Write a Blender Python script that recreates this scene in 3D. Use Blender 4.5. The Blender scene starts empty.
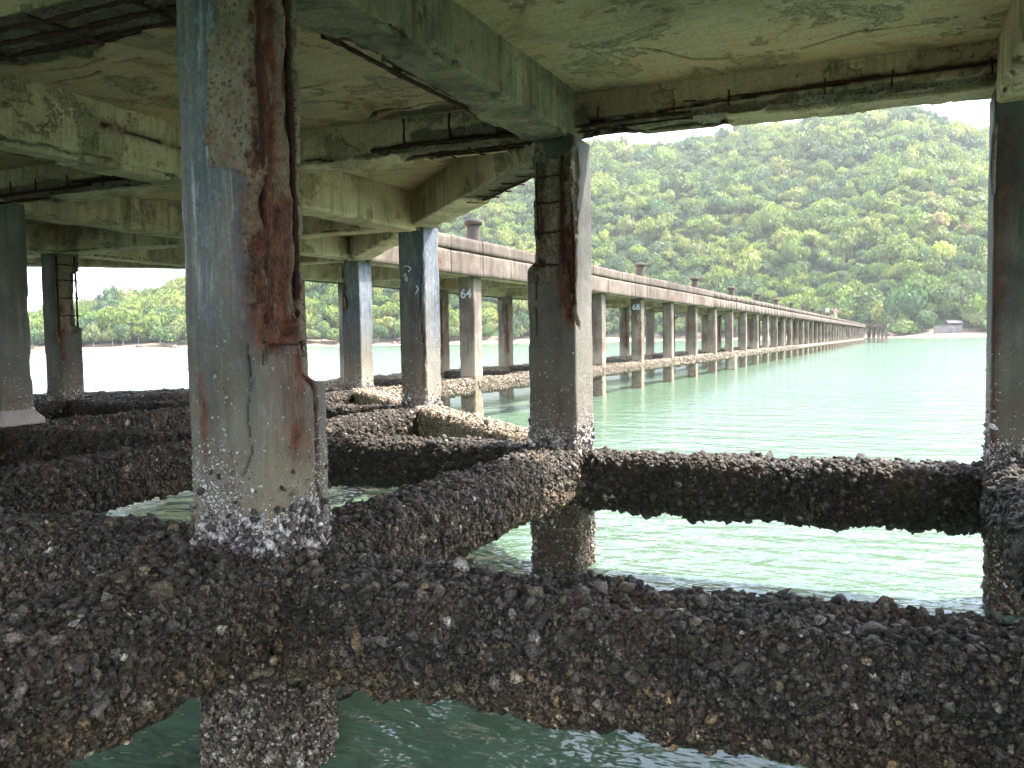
import bpy, math, random
import numpy as np
from mathutils import Matrix, Vector
rng = np.random.default_rng(7); random.seed(7)
S = bpy.context.scene; C = S.collection
CZ = 1.66                       # camera height above the water
A1, A2, AW, BX, SK, WO = 3.176, 2.995, 3.913, 2.893, .0433, .0304
W = .35
LT, LB = .85, .55               # lower beam core top / bottom
UB, SO = 2.975, 3.33            # upper beam underside / slab underside

def gp(i, j):
    y = j*A1 if j <= 1 else A1+(j-1)*A2
    if j > 3: y = A1+2*A2+(j-3)*AW
    x = i*BX+(WO*(j-3) if j > 3 else 0)
    return np.array([x, y+SK*x])

# ---------------------------------------------------------------- noise
def _h(ix, iy, iz, s):
    n = (ix*374761393+iy*668265263+iz*2147483647+s*974634777) & 0xffffffff
    n = ((n ^ (n >> 13))*1274126177) & 0xffffffff
    n = ((n ^ (n >> 16))*2246822519) & 0xffffffff
    return ((n ^ (n >> 15)) & 0xffff)/65535.0
def vn(P, sc=1., s=0):
    Q = P*sc; I = np.floor(Q).astype(np.int64); f = Q-I; f = f*f*(3-2*f)
    r = 0
    for a in (0, 1):
        for b in (0, 1):
            for c in (0, 1):
                w = (f[:, 0] if a else 1-f[:, 0])*(f[:, 1] if b else 1-f[:, 1])*(f[:, 2] if c else 1-f[:, 2])
                r = r+w*_h(I[:, 0]+a, I[:, 1]+b, I[:, 2]+c, s)
    return r*2-1
def fbm(P, sc=1., o=4, s=0):
    r = 0; a = 1; t = 0
    for k in range(o):
        r = r+a*vn(P, sc, s+k*17); t += a; a *= .5; sc *= 2.03
    return r/t
def ss(a, b, x):
    t = np.clip((x-a)/(b-a), 0, 1); return t*t*(3-2*t)

# ---------------------------------------------------------------- mesh building
class MB:
    """collects vertices, quads, triangles, a colour attribute and material slots for one mesh"""
    def __init__(s): s.V = []; s.Q = []; s.T = []; s.A = []; s.qm = []; s.tm = []; s.n = 0
    def add(s, V, Q=None, T=None, A=None, m=0):
        V = np.asarray(V, float).reshape(-1, 3)
        if A is None: A = np.zeros((len(V), 3))
        s.V.append(V); s.A.append(np.broadcast_to(A, (len(V), 3)))
        if Q is not None and len(Q): s.Q.append(np.asarray(Q)+s.n); s.qm.append(np.full(len(Q), m))
        if T is not None and len(T): s.T.append(np.asarray(T)+s.n); s.tm.append(np.full(len(T), m))
        s.n += len(V)
    def box(s, c, d, M=None, m=0, A=None):
        c = np.array(c, float); h = np.array(d, float)/2
        V = np.array([[x, y, z] for x in (-1, 1) for y in (-1, 1) for z in (-1, 1)])*h+c
        if M is not None: V = V@np.array(M).T
        s.add(V, [[0, 1, 3, 2], [4, 6, 7, 5], [0, 4, 5, 1], [2, 3, 7, 6], [0, 2, 6, 4], [1, 5, 7, 3]], m=m, A=A)
    def tube(s, pts, r, k=7, m=0, A=None, lump=0):
        pts = np.array(pts, float); r = np.broadcast_to(r, len(pts)); n = len(pts)
        T = np.gradient(pts, axis=0); T /= np.linalg.norm(T, axis=1)[:, None]+1e-9
        up = np.where(np.abs(T[:, 2:3]) > .9, [[1., 0, 0]], [[0, 0, 1.]])
        X = np.cross(up, T); X /= np.linalg.norm(X, axis=1)[:, None]; Y = np.cross(T, X)
        a = np.linspace(0, 2*np.pi, k, endpoint=False)
        R = r[:, None]*(1+lump*(rng.random((n, k))-.5))
        V = pts[:, None]+X[:, None]*(np.cos(a)*R)[..., None]+Y[:, None]*(np.sin(a)*R)[..., None]
        V = np.concatenate([V.reshape(-1, 3), pts[:1], pts[-1:]])
        i = np.arange(n-1)[:, None]*k; j = np.arange(k); j2 = (j+1) % k
        Q = np.stack([i+j, i+j2, i+k+j2, i+k+j], -1).reshape(-1, 4)
        Tt = [[n*k, b, a_] for a_, b in zip(j, j2)]+[[n*k+1, (n-1)*k+a_, (n-1)*k+b] for a_, b in zip(j, j2)]
        s.add(V, Q, Tt, m=m, A=A)
    def lathe(s, prof, c=(0, 0, 0), k=20, m=0):
        p = np.array(prof, float); a = np.linspace(0, 2*np.pi, k, endpoint=False)
        V = np.stack([p[:, 0:1]*np.cos(a), p[:, 0:1]*np.sin(a), np.repeat(p[:, 1:2], k, 1)], -1).reshape(-1, 3)+np.array(c)
        i = np.arange(len(p)-1)[:, None]*k; j = np.arange(k); j2 = (j+1) % k
        s.add(V, np.stack([i+j, i+j2, i+k+j2, i+k+j], -1).reshape(-1, 4), m=m)
    def build(s, name, mats, parent=None, smooth=False, loc=None):
        V = np.concatenate(s.V); A = np.concatenate(s.A)
        if loc is not None: V = V-np.array(loc, float)
        Q = np.concatenate(s.Q) if s.Q else np.zeros((0, 4), int); T = np.concatenate(s.T) if s.T else np.zeros((0, 3), int)
        mi = np.concatenate((s.qm or [np.zeros(0, int)])+(s.tm or [np.zeros(0, int)])).astype(np.int32)
        me = bpy.data.meshes.new(name); me.vertices.add(len(V)); me.vertices.foreach_set('co', V.astype(np.float32).ravel())
        L = np.concatenate([Q.ravel(), T.ravel()]).astype(np.int32); me.loops.add(len(L)); me.loops.foreach_set('vertex_index', L)
        tot = np.concatenate([np.full(len(Q), 4), np.full(len(T), 3)]).astype(np.int32); st = np.concatenate([[0], np.cumsum(tot)[:-1]]).astype(np.int32)
        me.polygons.add(len(tot)); me.polygons.foreach_set('loop_start', st); me.polygons.foreach_set('loop_total', tot)
        me.polygons.foreach_set('material_index', mi)
        me.polygons.foreach_set('use_smooth', np.full(len(tot), smooth))
        for m in (mats if isinstance(mats, (list, tuple)) else [mats]): me.materials.append(m)
        at = me.color_attributes.new('wear', 'FLOAT_COLOR', 'POINT')
        at.data.foreach_set('color', np.concatenate([A, np.ones((len(A), 1))], 1).astype(np.float32).ravel())
        me.update(); me.validate()
        o = bpy.data.objects.new(name, me); C.objects.link(o)
        if loc is not None: o.location = loc
        if parent is not None: o.parent = parent
        return o

def thing(name, label, cat, loc=(0, 0, 0), rz=0, group=None):
    o = bpy.data.objects.new(name, None); C.objects.link(o); o.location = loc; o.rotation_euler = (0, 0, rz)
    o.empty_display_size = .2
    return tag(o, label, cat, group)
def tag(o, label=None, cat=None, group=None, kind=None):
    if label: o['label'] = label
    if cat: o['category'] = cat
    if group: o['group'] = group
    if kind: o['kind'] = kind
    return o

def sweep(L, w, h, dl, dp, rad=.02, power=None):
    """rectangular bar along local z: returns V, outward normals, perimeter coordinate, stations, quads, tris"""
    P = 2*(w+h); n = max(8, int(P/dp)); u = (np.arange(n)+.5)/n*P
    x = np.empty(n); y = np.empty(n); nx = np.zeros(n); ny = np.zeros(n)
    a = u < w; b = (u >= w) & (u < w+h); c = (u >= w+h) & (u < 2*w+h); d = u >= 2*w+h
    x[a] = -w/2+u[a]; y[a] = -h/2; ny[a] = -1
    x[b] = w/2; y[b] = -h/2+(u[b]-w); nx[b] = 1
    x[c] = w/2-(u[c]-w-h); y[c] = h/2; ny[c] = 1
    x[d] = -w/2; y[d] = h/2-(u[d]-2*w-h); nx[d] = -1
    # round the corners
    cx = np.clip(x, -w/2+rad, w/2-rad); cy = np.clip(y, -h/2+rad, h/2-rad)
    dx = x-cx; dy = y-cy; l = np.hypot(dx, dy)+1e-9
    both = (np.abs(dx) > 1e-6) & (np.abs(dy) > 1e-6)
    nx = np.where(both, dx/l, nx); ny = np.where(both, dy/l, ny)
    x = np.where(both, cx+nx*rad, x); y = np.where(both, cy+ny*rad, y)
    m = max(2, int(L/dl)+1); z = np.linspace(0, L, m)
    V = np.stack([np.tile(x, m), np.tile(y, m), np.repeat(z, n)], 1)
    N = np.stack([np.tile(nx, m), np.tile(ny, m), np.zeros(m*n)], 1)
    i = np.arange(m-1)[:, None]*n; j = np.arange(n); j2 = (j+1) % n
    Q = np.stack([i+j, i+j2, i+n+j2, i+n+j], -1).reshape(-1, 4)
    k = m*n
    T = [[k, q, p] for p, q in zip(j, j2)]+[[k+1, (m-1)*n+p, (m-1)*n+q] for p, q in zip(j, j2)]
    V = np.concatenate([V, [[0, 0, 0], [0, 0, L]]]); N = np.concatenate([N, [[0, 0, -1], [0, 0, 1]]])
    U = np.concatenate([np.tile(u, m), [0, 0]])
    return V, N, U, Q, np.array(T)

def frame(p, q):
    """local z along p->q (horizontal), local y up, local x = up x d"""
    p = np.array(p, float); q = np.array(q, float); d = q-p; L = np.linalg.norm(d); d /= L
    up = np.array([0, 0, 1.]); x = np.cross(up, d)
    return L, np.stack([x, up, d], 1), p

# ---------------------------------------------------------------- shells
PAL = np.array([[.034, .026, .020], [.064, .052, .042], [.115, .082, .048], [.058, .052, .034], [.085, .072, .064], [.27, .24, .20]])
PALW = np.array([.36, .28, .09, .14, .11, .016])
def shells(P, N, r, tilt=.7, pal=PAL, pw=PALW, K=7, gain=1., flat=1.):
    n = len(P)
    N = N+rng.normal(0, tilt, (n, 3)); N /= np.linalg.norm(N, axis=1)[:, None]
    R = rng.normal(0, 1, (n, 3)); X = np.cross(N, R); X /= np.linalg.norm(X, axis=1)[:, None]; Y = np.cross(N, X)
    r = r*np.exp(rng.normal(0, .33, n))
    a = np.linspace(0, 2*np.pi, K, endpoint=False)[None]+rng.random((n, 1))*6
    rr = r[:, None]*(1+.5*(rng.random((n, K))-.5)); el = 1+.28*rng.random((n, 1))
    hz = r[:, None]*.35*(rng.random((n, K))-.35)
    rim = P[:, None]+X[:, None]*(np.cos(a)*rr*el)[..., None]+Y[:, None]*(np.sin(a)*rr/el)[..., None]+N[:, None]*hz[..., None]
    off = (rng.random((n, 2))-.5)*r[:, None]*.7
    top = P+N*(r*(.35+.75*rng.random(n))*flat)[:, None]+X*off[:, :1]+Y*off[:, 1:]
    bot = P-N*(r*.45)[:, None]
    V = np.concatenate([rim, top[:, None], bot[:, None]], 1)
    b = np.arange(n)[:, None, None]*(K+2); j = np.arange(K); j2 = (j+1) % K
    T = np.concatenate([np.stack([j, j2, np.full(K, K)], -1), np.stack([j2, j, np.full(K, K+1)], -1)])[None]+b
    c = pal[rng.choice(len(pal), n, p=pw/pw.sum())]*np.exp(rng.normal(0, .32, (n, 1)))*gain
    A = np.repeat(c[:, None], K+2, 1)*1.0
    A[:, :K] *= (.55+.7*rng.random((n, K, 1)))
    A[:, K] *= 1.25
    return V.reshape(-1, 3), T.reshape(-1, 3), np.clip(A.reshape(-1, 3), 0, .75)
def scatter(V, Q, dens, wfn=None):
    a, b, c, d = (V[Q[:, k]] for k in range(4))
    cr = np.cross(c-a, d-b)/2; ar = np.linalg.norm(cr, axis=1); nn = cr/(ar[:, None]+1e-12)
    w = ar if wfn is None else ar*wfn((a+c)/2)
    n = rng.poisson(w.sum()*dens)
    if n == 0: return np.zeros((0, 3)), np.zeros((0, 3))
    f = rng.choice(len(Q), n, p=w/w.sum()); s = rng.random((n, 1)); t = rng.random((n, 1))
    P = a[f]*(1-s)*(1-t)+b[f]*s*(1-t)+c[f]*s*t+d[f]*(1-s)*t
    return P, nn[f]

# ---------------------------------------------------------------- materials
def newmat(name):
    m = bpy.data.materials.new(name); m.use_nodes = True; nt = m.node_tree; nt.nodes.clear()
    return m, NT(nt)
class NT:
    def __init__(s, nt): s.nt = nt
    def n(s, t, **k):
        nd = s.nt.nodes.new(t)
        for a, b in k.items(): setattr(nd, a, b)
        return nd
    def l(s, a, b): s.nt.links.new(a, b)
    def inp(s, nd, k, v):
        if isinstance(v, bpy.types.NodeSocket): s.l(v, nd.inputs[k])
        elif v is not None: nd.inputs[k].default_value = v
    def pos(s, scale=(1, 1, 1), rot=(0, 0, 0)):
        g = s.n('ShaderNodeNewGeometry'); mp = s.n('ShaderNodeMapping'); s.l(g.outputs['Position'], mp.inputs[0])
        mp.inputs['Scale'].default_value = scale; mp.inputs['Rotation'].default_value = rot; return mp.outputs[0]
    def noise(s, vec, scale, detail=4, rough=.55, dist=0.):
        t = s.n('ShaderNodeTexNoise'); s.l(vec, t.inputs['Vector']); t.inputs['Scale'].default_value = scale
        t.inputs['Detail'].default_value = detail; t.inputs['Roughness'].default_value = rough; t.inputs['Distortion'].default_value = dist
        return t.outputs['Fac']
    def vor(s, vec, scale, feature='F1', out='Distance'):
        t = s.n('ShaderNodeTexVoronoi', feature=feature); s.l(vec, t.inputs['Vector']); t.inputs['Scale'].default_value = scale
        return t.outputs[out]
    def ramp(s, f, stops, interp='LINEAR'):
        r = s.n('ShaderNodeValToRGB'); s.l(f, r.inputs[0]); e = r.color_ramp.elements; r.color_ramp.interpolation = interp
        while len(e) < len(stops): e.new(.5)
        for k, (p, c) in enumerate(stops):
            e[k].position = p; e[k].color = (*c, 1) if isinstance(c, (tuple, list)) else (c, c, c, 1)
        return r.outputs[0]
    def mix(s, f, a, b, mode='MIX'):
        m = s.n('ShaderNodeMix', data_type='RGBA', blend_type=mode)
        s.inp(m, 0, f)
        for k, v in ((6, a), (7, b)):
            if isinstance(v, tuple): v = (*v, 1)
            s.inp(m, k, v)
        return m.outputs[2]
    def math(s, op, a, b=None, c=None, clamp=False):
        m = s.n('ShaderNodeMath', operation=op, use_clamp=clamp); s.inp(m, 0, a); s.inp(m, 1, b)
        if c is not None: s.inp(m, 2, c)
        return m.outputs[0]
    def attr(s, name='wear'):
        a = s.n('ShaderNodeAttribute', attribute_name=name); sp = s.n('ShaderNodeSeparateColor'); s.l(a.outputs['Color'], sp.inputs[0])
        return a.outputs['Color'], sp.outputs
    def bump(s, h, strength=.5, dist=.01, nrm=None):
        b = s.n('ShaderNodeBump'); b.inputs['Strength'].default_value = strength; b.inputs['Distance'].default_value = dist
        s.l(h, b.inputs['Height']); 
        if nrm is not None: s.l(nrm, b.inputs['Normal'])
        return b.outputs[0]
    def out(s, col, rough=.85, nrm=None, spec=.3, **k):
        p = s.n('ShaderNodeBsdfPrincipled'); s.inp(p, 'Base Color', (*col, 1) if isinstance(col, tuple) else col); s.inp(p, 'Roughness', rough)
        p.inputs['Specular IOR Level'].default_value = spec
        if nrm is not None: s.l(nrm, p.inputs['Normal'])
        o = s.n('ShaderNodeOutputMaterial'); s.l(p.outputs[0], o.inputs[0]); return p

def concrete(name, lo, mid, hi, streak, streak_amt=.5, stain=(.055, .045, .03), stain_amt=.5, board=0, tide=None, band=None, peel=0):
    """weathered concrete; attribute wear = (spalled, rust, dark crack)"""
    m, t = newmat(name); P = t.pos()
    n1 = t.noise(P, .9, 5, .6, .4)
    base = t.ramp(n1, [(.32, lo), (.5, mid), (.68, hi)])
    n2 = t.noise(t.pos((1, 1, .09)), 9, 5, .65, .3)
    base = t.mix(t.math('MULTIPLY', t.math('MULTIPLY', t.ramp(n2, [(.45, 0.), (.62, 1.)]), t.ramp(t.noise(P, 1.7, 3, .6), [(.38, .15), (.62, 1.)])), streak_amt), base, streak)
    n5 = t.noise(t.pos((1, 1, .05)), 38, 3, .6)
    base = t.mix(t.ramp(n5, [(.35, .6 if band else .28), (.52, 0.)]), base, t.mix(.6, base, (.03, .03, .028)))
    if band:
        n6 = t.noise(t.pos((1, 1, .06)), 46, 4, .7); base = t.mix(t.math('MULTIPLY', t.ramp(n6, [(.56, 0.), (.64, 1.)]), t.ramp(n1, [(.4, .15), (.6, .7)])), base, band)
        n7 = t.noise(t.pos((1, 1, .5)), 26, 4, .75); base = t.mix(t.ramp(n7, [(.55, 0.), (.64, .45)]), base, t.mix(.5, base, band))
    n3 = t.noise(P, 2.3, 6, .7, .6)
    base = t.mix(t.math('MULTIPLY', t.ramp(n3, [(.54, 0.), (.7, 1.)]), stain_amt), base, stain)
    n4 = t.noise(P, 55, 4, .7)
    base = t.mix(.5, base, t.ramp(n4, [(.3, .25), (.5, .5), (.75, .8)]), 'OVERLAY')
    pores = t.ramp(t.vor(P, 75), [(.10, 1.), (.2, 0.)])
    base = t.mix(t.math('MULTIPLY', pores, .45), base, (.03, .028, .025))
    if board:                       # marks left by the shuttering boards
        w = t.n('ShaderNodeTexWave', wave_type='BANDS', bands_direction='Y'); t.l(t.pos((1, 1, 1)), w.inputs[0])
        w.inputs['Scale'].default_value = board; w.inputs['Distortion'].default_value = 1.4; w.inputs['Detail'].default_value = 3
        base = t.mix(.22, base, t.ramp(w.outputs[1], [(.0, .12), (.12, .6), (1, .6)]), 'MULTIPLY')
    if tide:                        # (z0, z1, colour): the stain the tide leaves low on the piles
        g = t.n('ShaderNodeSeparateXYZ'); t.l(P, g.inputs[0])
        zz = t.math('ADD', g.outputs[2], t.math('MULTIPLY', t.math('SUBTRACT', t.noise(t.pos((1, 1, .25)), 5, 3), .5), 1.1))
        mr = t.n('ShaderNodeMapRange'); t.l(zz, mr.inputs[0]); mr.inputs[1].default_value = tide[0]; mr.inputs[2].default_value = tide[1]
        mr.inputs[3].default_value = .85; mr.inputs[4].default_value = 0
        base = t.mix(mr.outputs[0], base, t.ramp(n1, [(.35, tuple(c*.7 for c in tide[2])), (.65, tuple(c*1.25 for c in tide[2]))]))
    if peel:            # skin of cement that has flaked away in patches
        pn = t.noise(P, peel, 9, .74, .3)
        pm = t.ramp(pn, [(.555, 0.), (.575, 1.)]); pe = t.ramp(pn, [(.535, 0.), (.556, 1.), (.575, 0.)])
        base = t.mix(t.math('MULTIPLY', pm, .45), base, t.mix(.75, base, (.16, .12, .08)))
        base = t.mix(t.math('MULTIPLY', pe, .7), base, (.05, .04, .03))
    col, sp = t.attr()
    # spalled: rough matrix with aggregate stones
    nz = t.n('ShaderNodeTexNoise'); t.l(P, nz.inputs[0]); nz.inputs['Scale'].default_value = 22; nz.inputs['Detail'].default_value = 3
    va = t.n('ShaderNodeVectorMath', operation='MULTIPLY_ADD'); t.l(nz.outputs['Color'], va.inputs[0]); va.inputs[1].default_value = (.045, .045, .045); t.l(P, va.inputs[2]); PD = va.outputs[0]
    cell = t.vor(PD, 58, out='Color'); bw = t.n('ShaderNodeRGBToBW'); t.l(cell, bw.inputs[0])
    stones = t.ramp(bw.outputs[0], [(.0, (.07, .06, .055)), (.35, (.16, .13, .10)), (.6, (.24, .20, .155)), (.78, (.20, .13, .08)), (.95, (.52, .46, .40))], 'CONSTANT')
    dst = t.vor(PD, 58)
    sto = t.mix(t.ramp(dst, [(.35, 0.), (.6, 1.)]), stones, (.23, .185, .135))
    sto = t.mix(t.ramp(t.noise(P, 7, 5, .7), [(.4, .6), (.6, 0.)]), sto, (.11, .08, .055))
    base = t.mix(t.ramp(sp[0], [(.25, 0.), (.6, 1.)]), base, sto)
    # rust stain
    rn = t.noise(P, 14, 5, .7)
    rust = t.ramp(rn, [(.3, (.030, .013, .010)), (.5, (.085, .028, .017)), (.66, (.15, .055, .026)), (.8, (.24, .13, .07))])
    rf = t.math('MULTIPLY', sp[1], t.math('ADD', .45, t.ramp(t.noise(t.pos((1, 1, .3)), 18, 4, .7), [(.35, 0.), (.6, 1.)])), clamp=True)
    base = t.mix(rf, base, rust)
    base = t.mix(t.math('MULTIPLY', sp[2], 1, clamp=True), base, (.012, .009, .007))
    hgt = t.math('ADD', t.math('MULTIPLY', n4, .5), t.math('MULTIPLY', t.noise(P, 9, 5, .7), .9))
    hgt = t.math('SUBTRACT', hgt, t.math('MULTIPLY', pores, .3))
    hgt = t.math('SUBTRACT', hgt, t.math('MULTIPLY', t.math('MULTIPLY', dst, sp[0]), 1.1))
    if peel: hgt = t.math('SUBTRACT', hgt, t.math('MULTIPLY', pm, .5))
    t.out(base, t.ramp(n3, [(.3, .7), (.7, .95)]), t.bump(hgt, .8, .012), .3)
    return m

M = {}
M['soffit'] = concrete('weathered_soffit_concrete', (.25, .175, .115), (.42, .30, .195), (.54, .395, .27), (.16, .125, .085), .35, (.14, .085, .04), .6, peel=2.4)
M['slab'] = concrete('stained_slab_concrete', (.34, .255, .17), (.53, .385, .25), (.58, .365, .20), (.40, .33, .24), .25, (.20, .115, .05), .75, board=2.2, peel=1.5)
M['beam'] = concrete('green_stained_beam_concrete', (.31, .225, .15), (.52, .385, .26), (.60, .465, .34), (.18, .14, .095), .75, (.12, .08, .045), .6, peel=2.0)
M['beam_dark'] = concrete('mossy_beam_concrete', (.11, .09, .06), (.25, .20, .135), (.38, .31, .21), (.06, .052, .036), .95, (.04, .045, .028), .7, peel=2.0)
M['column'] = concrete('blue_grey_column_concrete', (.045, .055, .068), (.09, .108, .135), (.17, .18, .19), (.25, .205, .15), .40, (.16, .125, .08), .45, tide=(.85, 2.15, (.21, .165, .10)), band=(.36, .40, .43))
M['column_b'] = concrete('dark_column_concrete', (.04, .04, .037), (.085, .082, .074), (.16, .15, .125), (.20, .18, .14), .5, (.10, .07, .045), .5, tide=(.7, 1.7, (.17, .135, .095)))
M['walk_col'] = concrete('tan_column_concrete', (.065, .055, .045), (.15, .125, .10), (.27, .23, .185), (.07, .045, .035), .85, (.13, .065, .04), .8, tide=(.7, 1.5, (.30, .24, .17)))
M['fascia'] = concrete('pinkish_fascia_concrete', (.085, .065, .05), (.145, .112, .088), (.22, .175, .14), (.045, .034, .027), .95, (.07, .05, .038), .8)
M['curb'] = concrete('lichen_kerb_concrete', (.06, .046, .036), (.115, .088, .068), (.18, .14, .11), (.035, .027, .022), .8, (.07, .055, .045), .6)
M['boll'] = concrete('dark_bollard_concrete', (.04, .032, .028), (.075, .058, .05), (.12, .095, .08), (.03, .025, .02), .6)
M['collar'] = concrete('pale_patch_concrete', (.22, .2, .18), (.33, .30, .27), (.42, .39, .35), (.2, .17, .14), .3)

def mk_rust():
    m, t = newmat('flaking_rust'); P = t.pos(); n = t.noise(P, 30, 6, .75)
    c = t.ramp(n, [(.3, (.016, .008, .007)), (.5, (.045, .017, .012)), (.65, (.10, .035, .018)), (.8, (.17, .075, .035))])
    t.out(c, .9, t.bump(t.noise(P, 60, 5, .8), 1., .012), .25); return m
M['rust'] = mk_rust()
def mk_crust(name, gain, warm=(1, 1, 1)):
    m, t = newmat(name); P = t.pos(); col, sp = t.attr()
    n = t.noise(P, 120, 5, .8)
    c = t.mix(1., col, t.ramp(n, [(.34, .05), (.5, .5), (.64, .95)]), 'OVERLAY')
    c = t.mix(t.ramp(t.noise(P, 60, 3, .6), [(.38, .65), (.5, 0.)]), c, (.012, .010, .008))
    c = t.mix(t.ramp(t.vor(P, 150), [(.10, .45), (.2, 0.)]), c, (.24*gain, .22*gain, .19*gain))
    c = t.mix(1., c, tuple(gain*w for w in warm), 'MULTIPLY')
    big = t.noise(P, 2.2, 4, .6)
    c = t.mix(t.ramp(big, [(.5, 0.), (.68, .55)]), c, t.mix(.5, c, (.15*gain, .10*gain, .055*gain)))
    t.out(c, t.ramp(n, [(.3, .38), (.7, .8)]), t.bump(t.math('ADD', t.noise(P, 110, 6, .8), t.math('MULTIPLY', t.vor(P, 75), .6)), 1., .022), .45); return m
M['crust'] = mk_crust('dark_oyster_crust', 1.85); M['crust_pale'] = mk_crust('sun_bleached_oyster_crust', 1.35); M['barn'] = mk_crust('white_barnacles', 2.)
def flat(name, col, rough=.8, var=.3, sc=3., spec=.3):
    m, t = newmat(name); n = t.noise(t.pos(), sc, 5, .65)
    t.out(t.ramp(n, [(.3, tuple(c*(1-var) for c in col)), (.7, tuple(min(1, c*(1+var)) for c in col))]), rough, None, spec); return m
def leafmat(name):
    m, t = newmat(name); col, sp = t.attr(); n = t.noise(t.pos(), .35, 4, .7)
    c = t.mix(.5, col, t.ramp(n, [(.3, .3), (.7, .7)]), 'OVERLAY')
    p = t.n('ShaderNodeBsdfPrincipled'); t.l(c, p.inputs['Base Color']); p.inputs['Roughness'].default_value = .6; p.inputs['Specular IOR Level'].default_value = .25
    tr = t.n('ShaderNodeBsdfTranslucent'); t.l(t.mix(1., c, (1.2, 1.3, .6), 'MULTIPLY'), tr.inputs[0])
    mx = t.n('ShaderNodeMixShader'); mx.inputs[0].default_value = .25; t.l(p.outputs[0], mx.inputs[1]); t.l(tr.outputs[0], mx.inputs[2])
    o = t.n('ShaderNodeOutputMaterial'); t.l(mx.outputs[0], o.inputs[0]); return m
M['leaf'] = leafmat('leaf_green'); M['trunk'] = flat('pale_bark', (.26, .23, .19), .9, .4)
M['under'] = flat('forest_floor', (.040, .075, .022), .95, .5, .08)
M['sand'] = flat('beach_sand', (.27, .195, .14), .95, .2, .15)
M['rock'] = flat('brown_boulder', (.16, .11, .09), .9, .5, .9)
M['paint'] = flat('faded_pale_paint', (.42, .50, .52), .8, .2, 20)
M['skin'] = flat('skin', (.38, .23, .16), .6, .05); M['hair'] = flat('dark_hair', (.02, .017, .015), .5, .1)
M['blue'] = flat('pale_blue_shirt', (.45, .52, .68), .8, .1); M['pink'] = flat('pink_shirt', (.62, .22, .28), .8, .1); M['navy'] = flat('dark_trousers', (.05, .06, .10), .8, .1)
M['tan'] = flat('light_shorts', (.36, .33, .28), .8, .1)
M['roof'] = flat('purple_brown_roof_sheet', (.12, .09, .12), .6, .2, .8); M['wallc'] = flat('grey_block_wall', (.16, .15, .145), .9, .3, .6)

def mk_water():
    m, t = newmat('green_sea_water'); P = t.pos((1, 1, 1), (0, 0, .5))
    n0 = t.noise(t.pos((1, 1, 1)), .05, 3)
    col = t.ramp(n0, [(.35, (.082, .140, .088)), (.65, (.102, .158, .106))])
    a = t.noise(t.pos((.8, 1.9, 1), (0, 0, .55)), .8, 2, .45, .1)
    b = t.noise(t.pos((1, 1.6, 1), (0, 0, .2)), 2.6, 3, .5, .15)
    c = t.noise(t.pos((1, 1.5, 1), (0, 0, -.3)), 8, 2, .5, .1)
    h = t.math('ADD', t.math('MULTIPLY', a, .7), t.math('ADD', t.math('MULTIPLY', b, .45), t.math('MULTIPLY', c, .13)))
    p = t.out(col, .12, t.bump(h, 1., .14), .5); p.inputs['IOR'].default_value = 1.33
    return m
M['water'] = mk_water()

# ---------------------------------------------------------------- pier head
head = thing('pier_platform', 'decaying concrete pier platform overhead on square columns with oyster covered lower beams', 'pier')
MAIN = {(0, 0), (0, 1)}
def spall_mask(u, z, P, box, seed, edge=.06, soft=.016):
    u0, u1, z0, z1 = box
    n = fbm(P, 7, 4, seed)*edge*1.4+fbm(P, 3, 3, seed+5)*edge*1.3
    u = u+fbm(P, 4.5, 3, seed+9)*.05; z = z+fbm(P, 5, 3, seed+13)*.16
    d = np.minimum(np.minimum(u-u0, u1-u), np.minimum(z-z0, z1-z)*1.0)+n
    return ss(-soft/2, soft/2, d)

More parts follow.
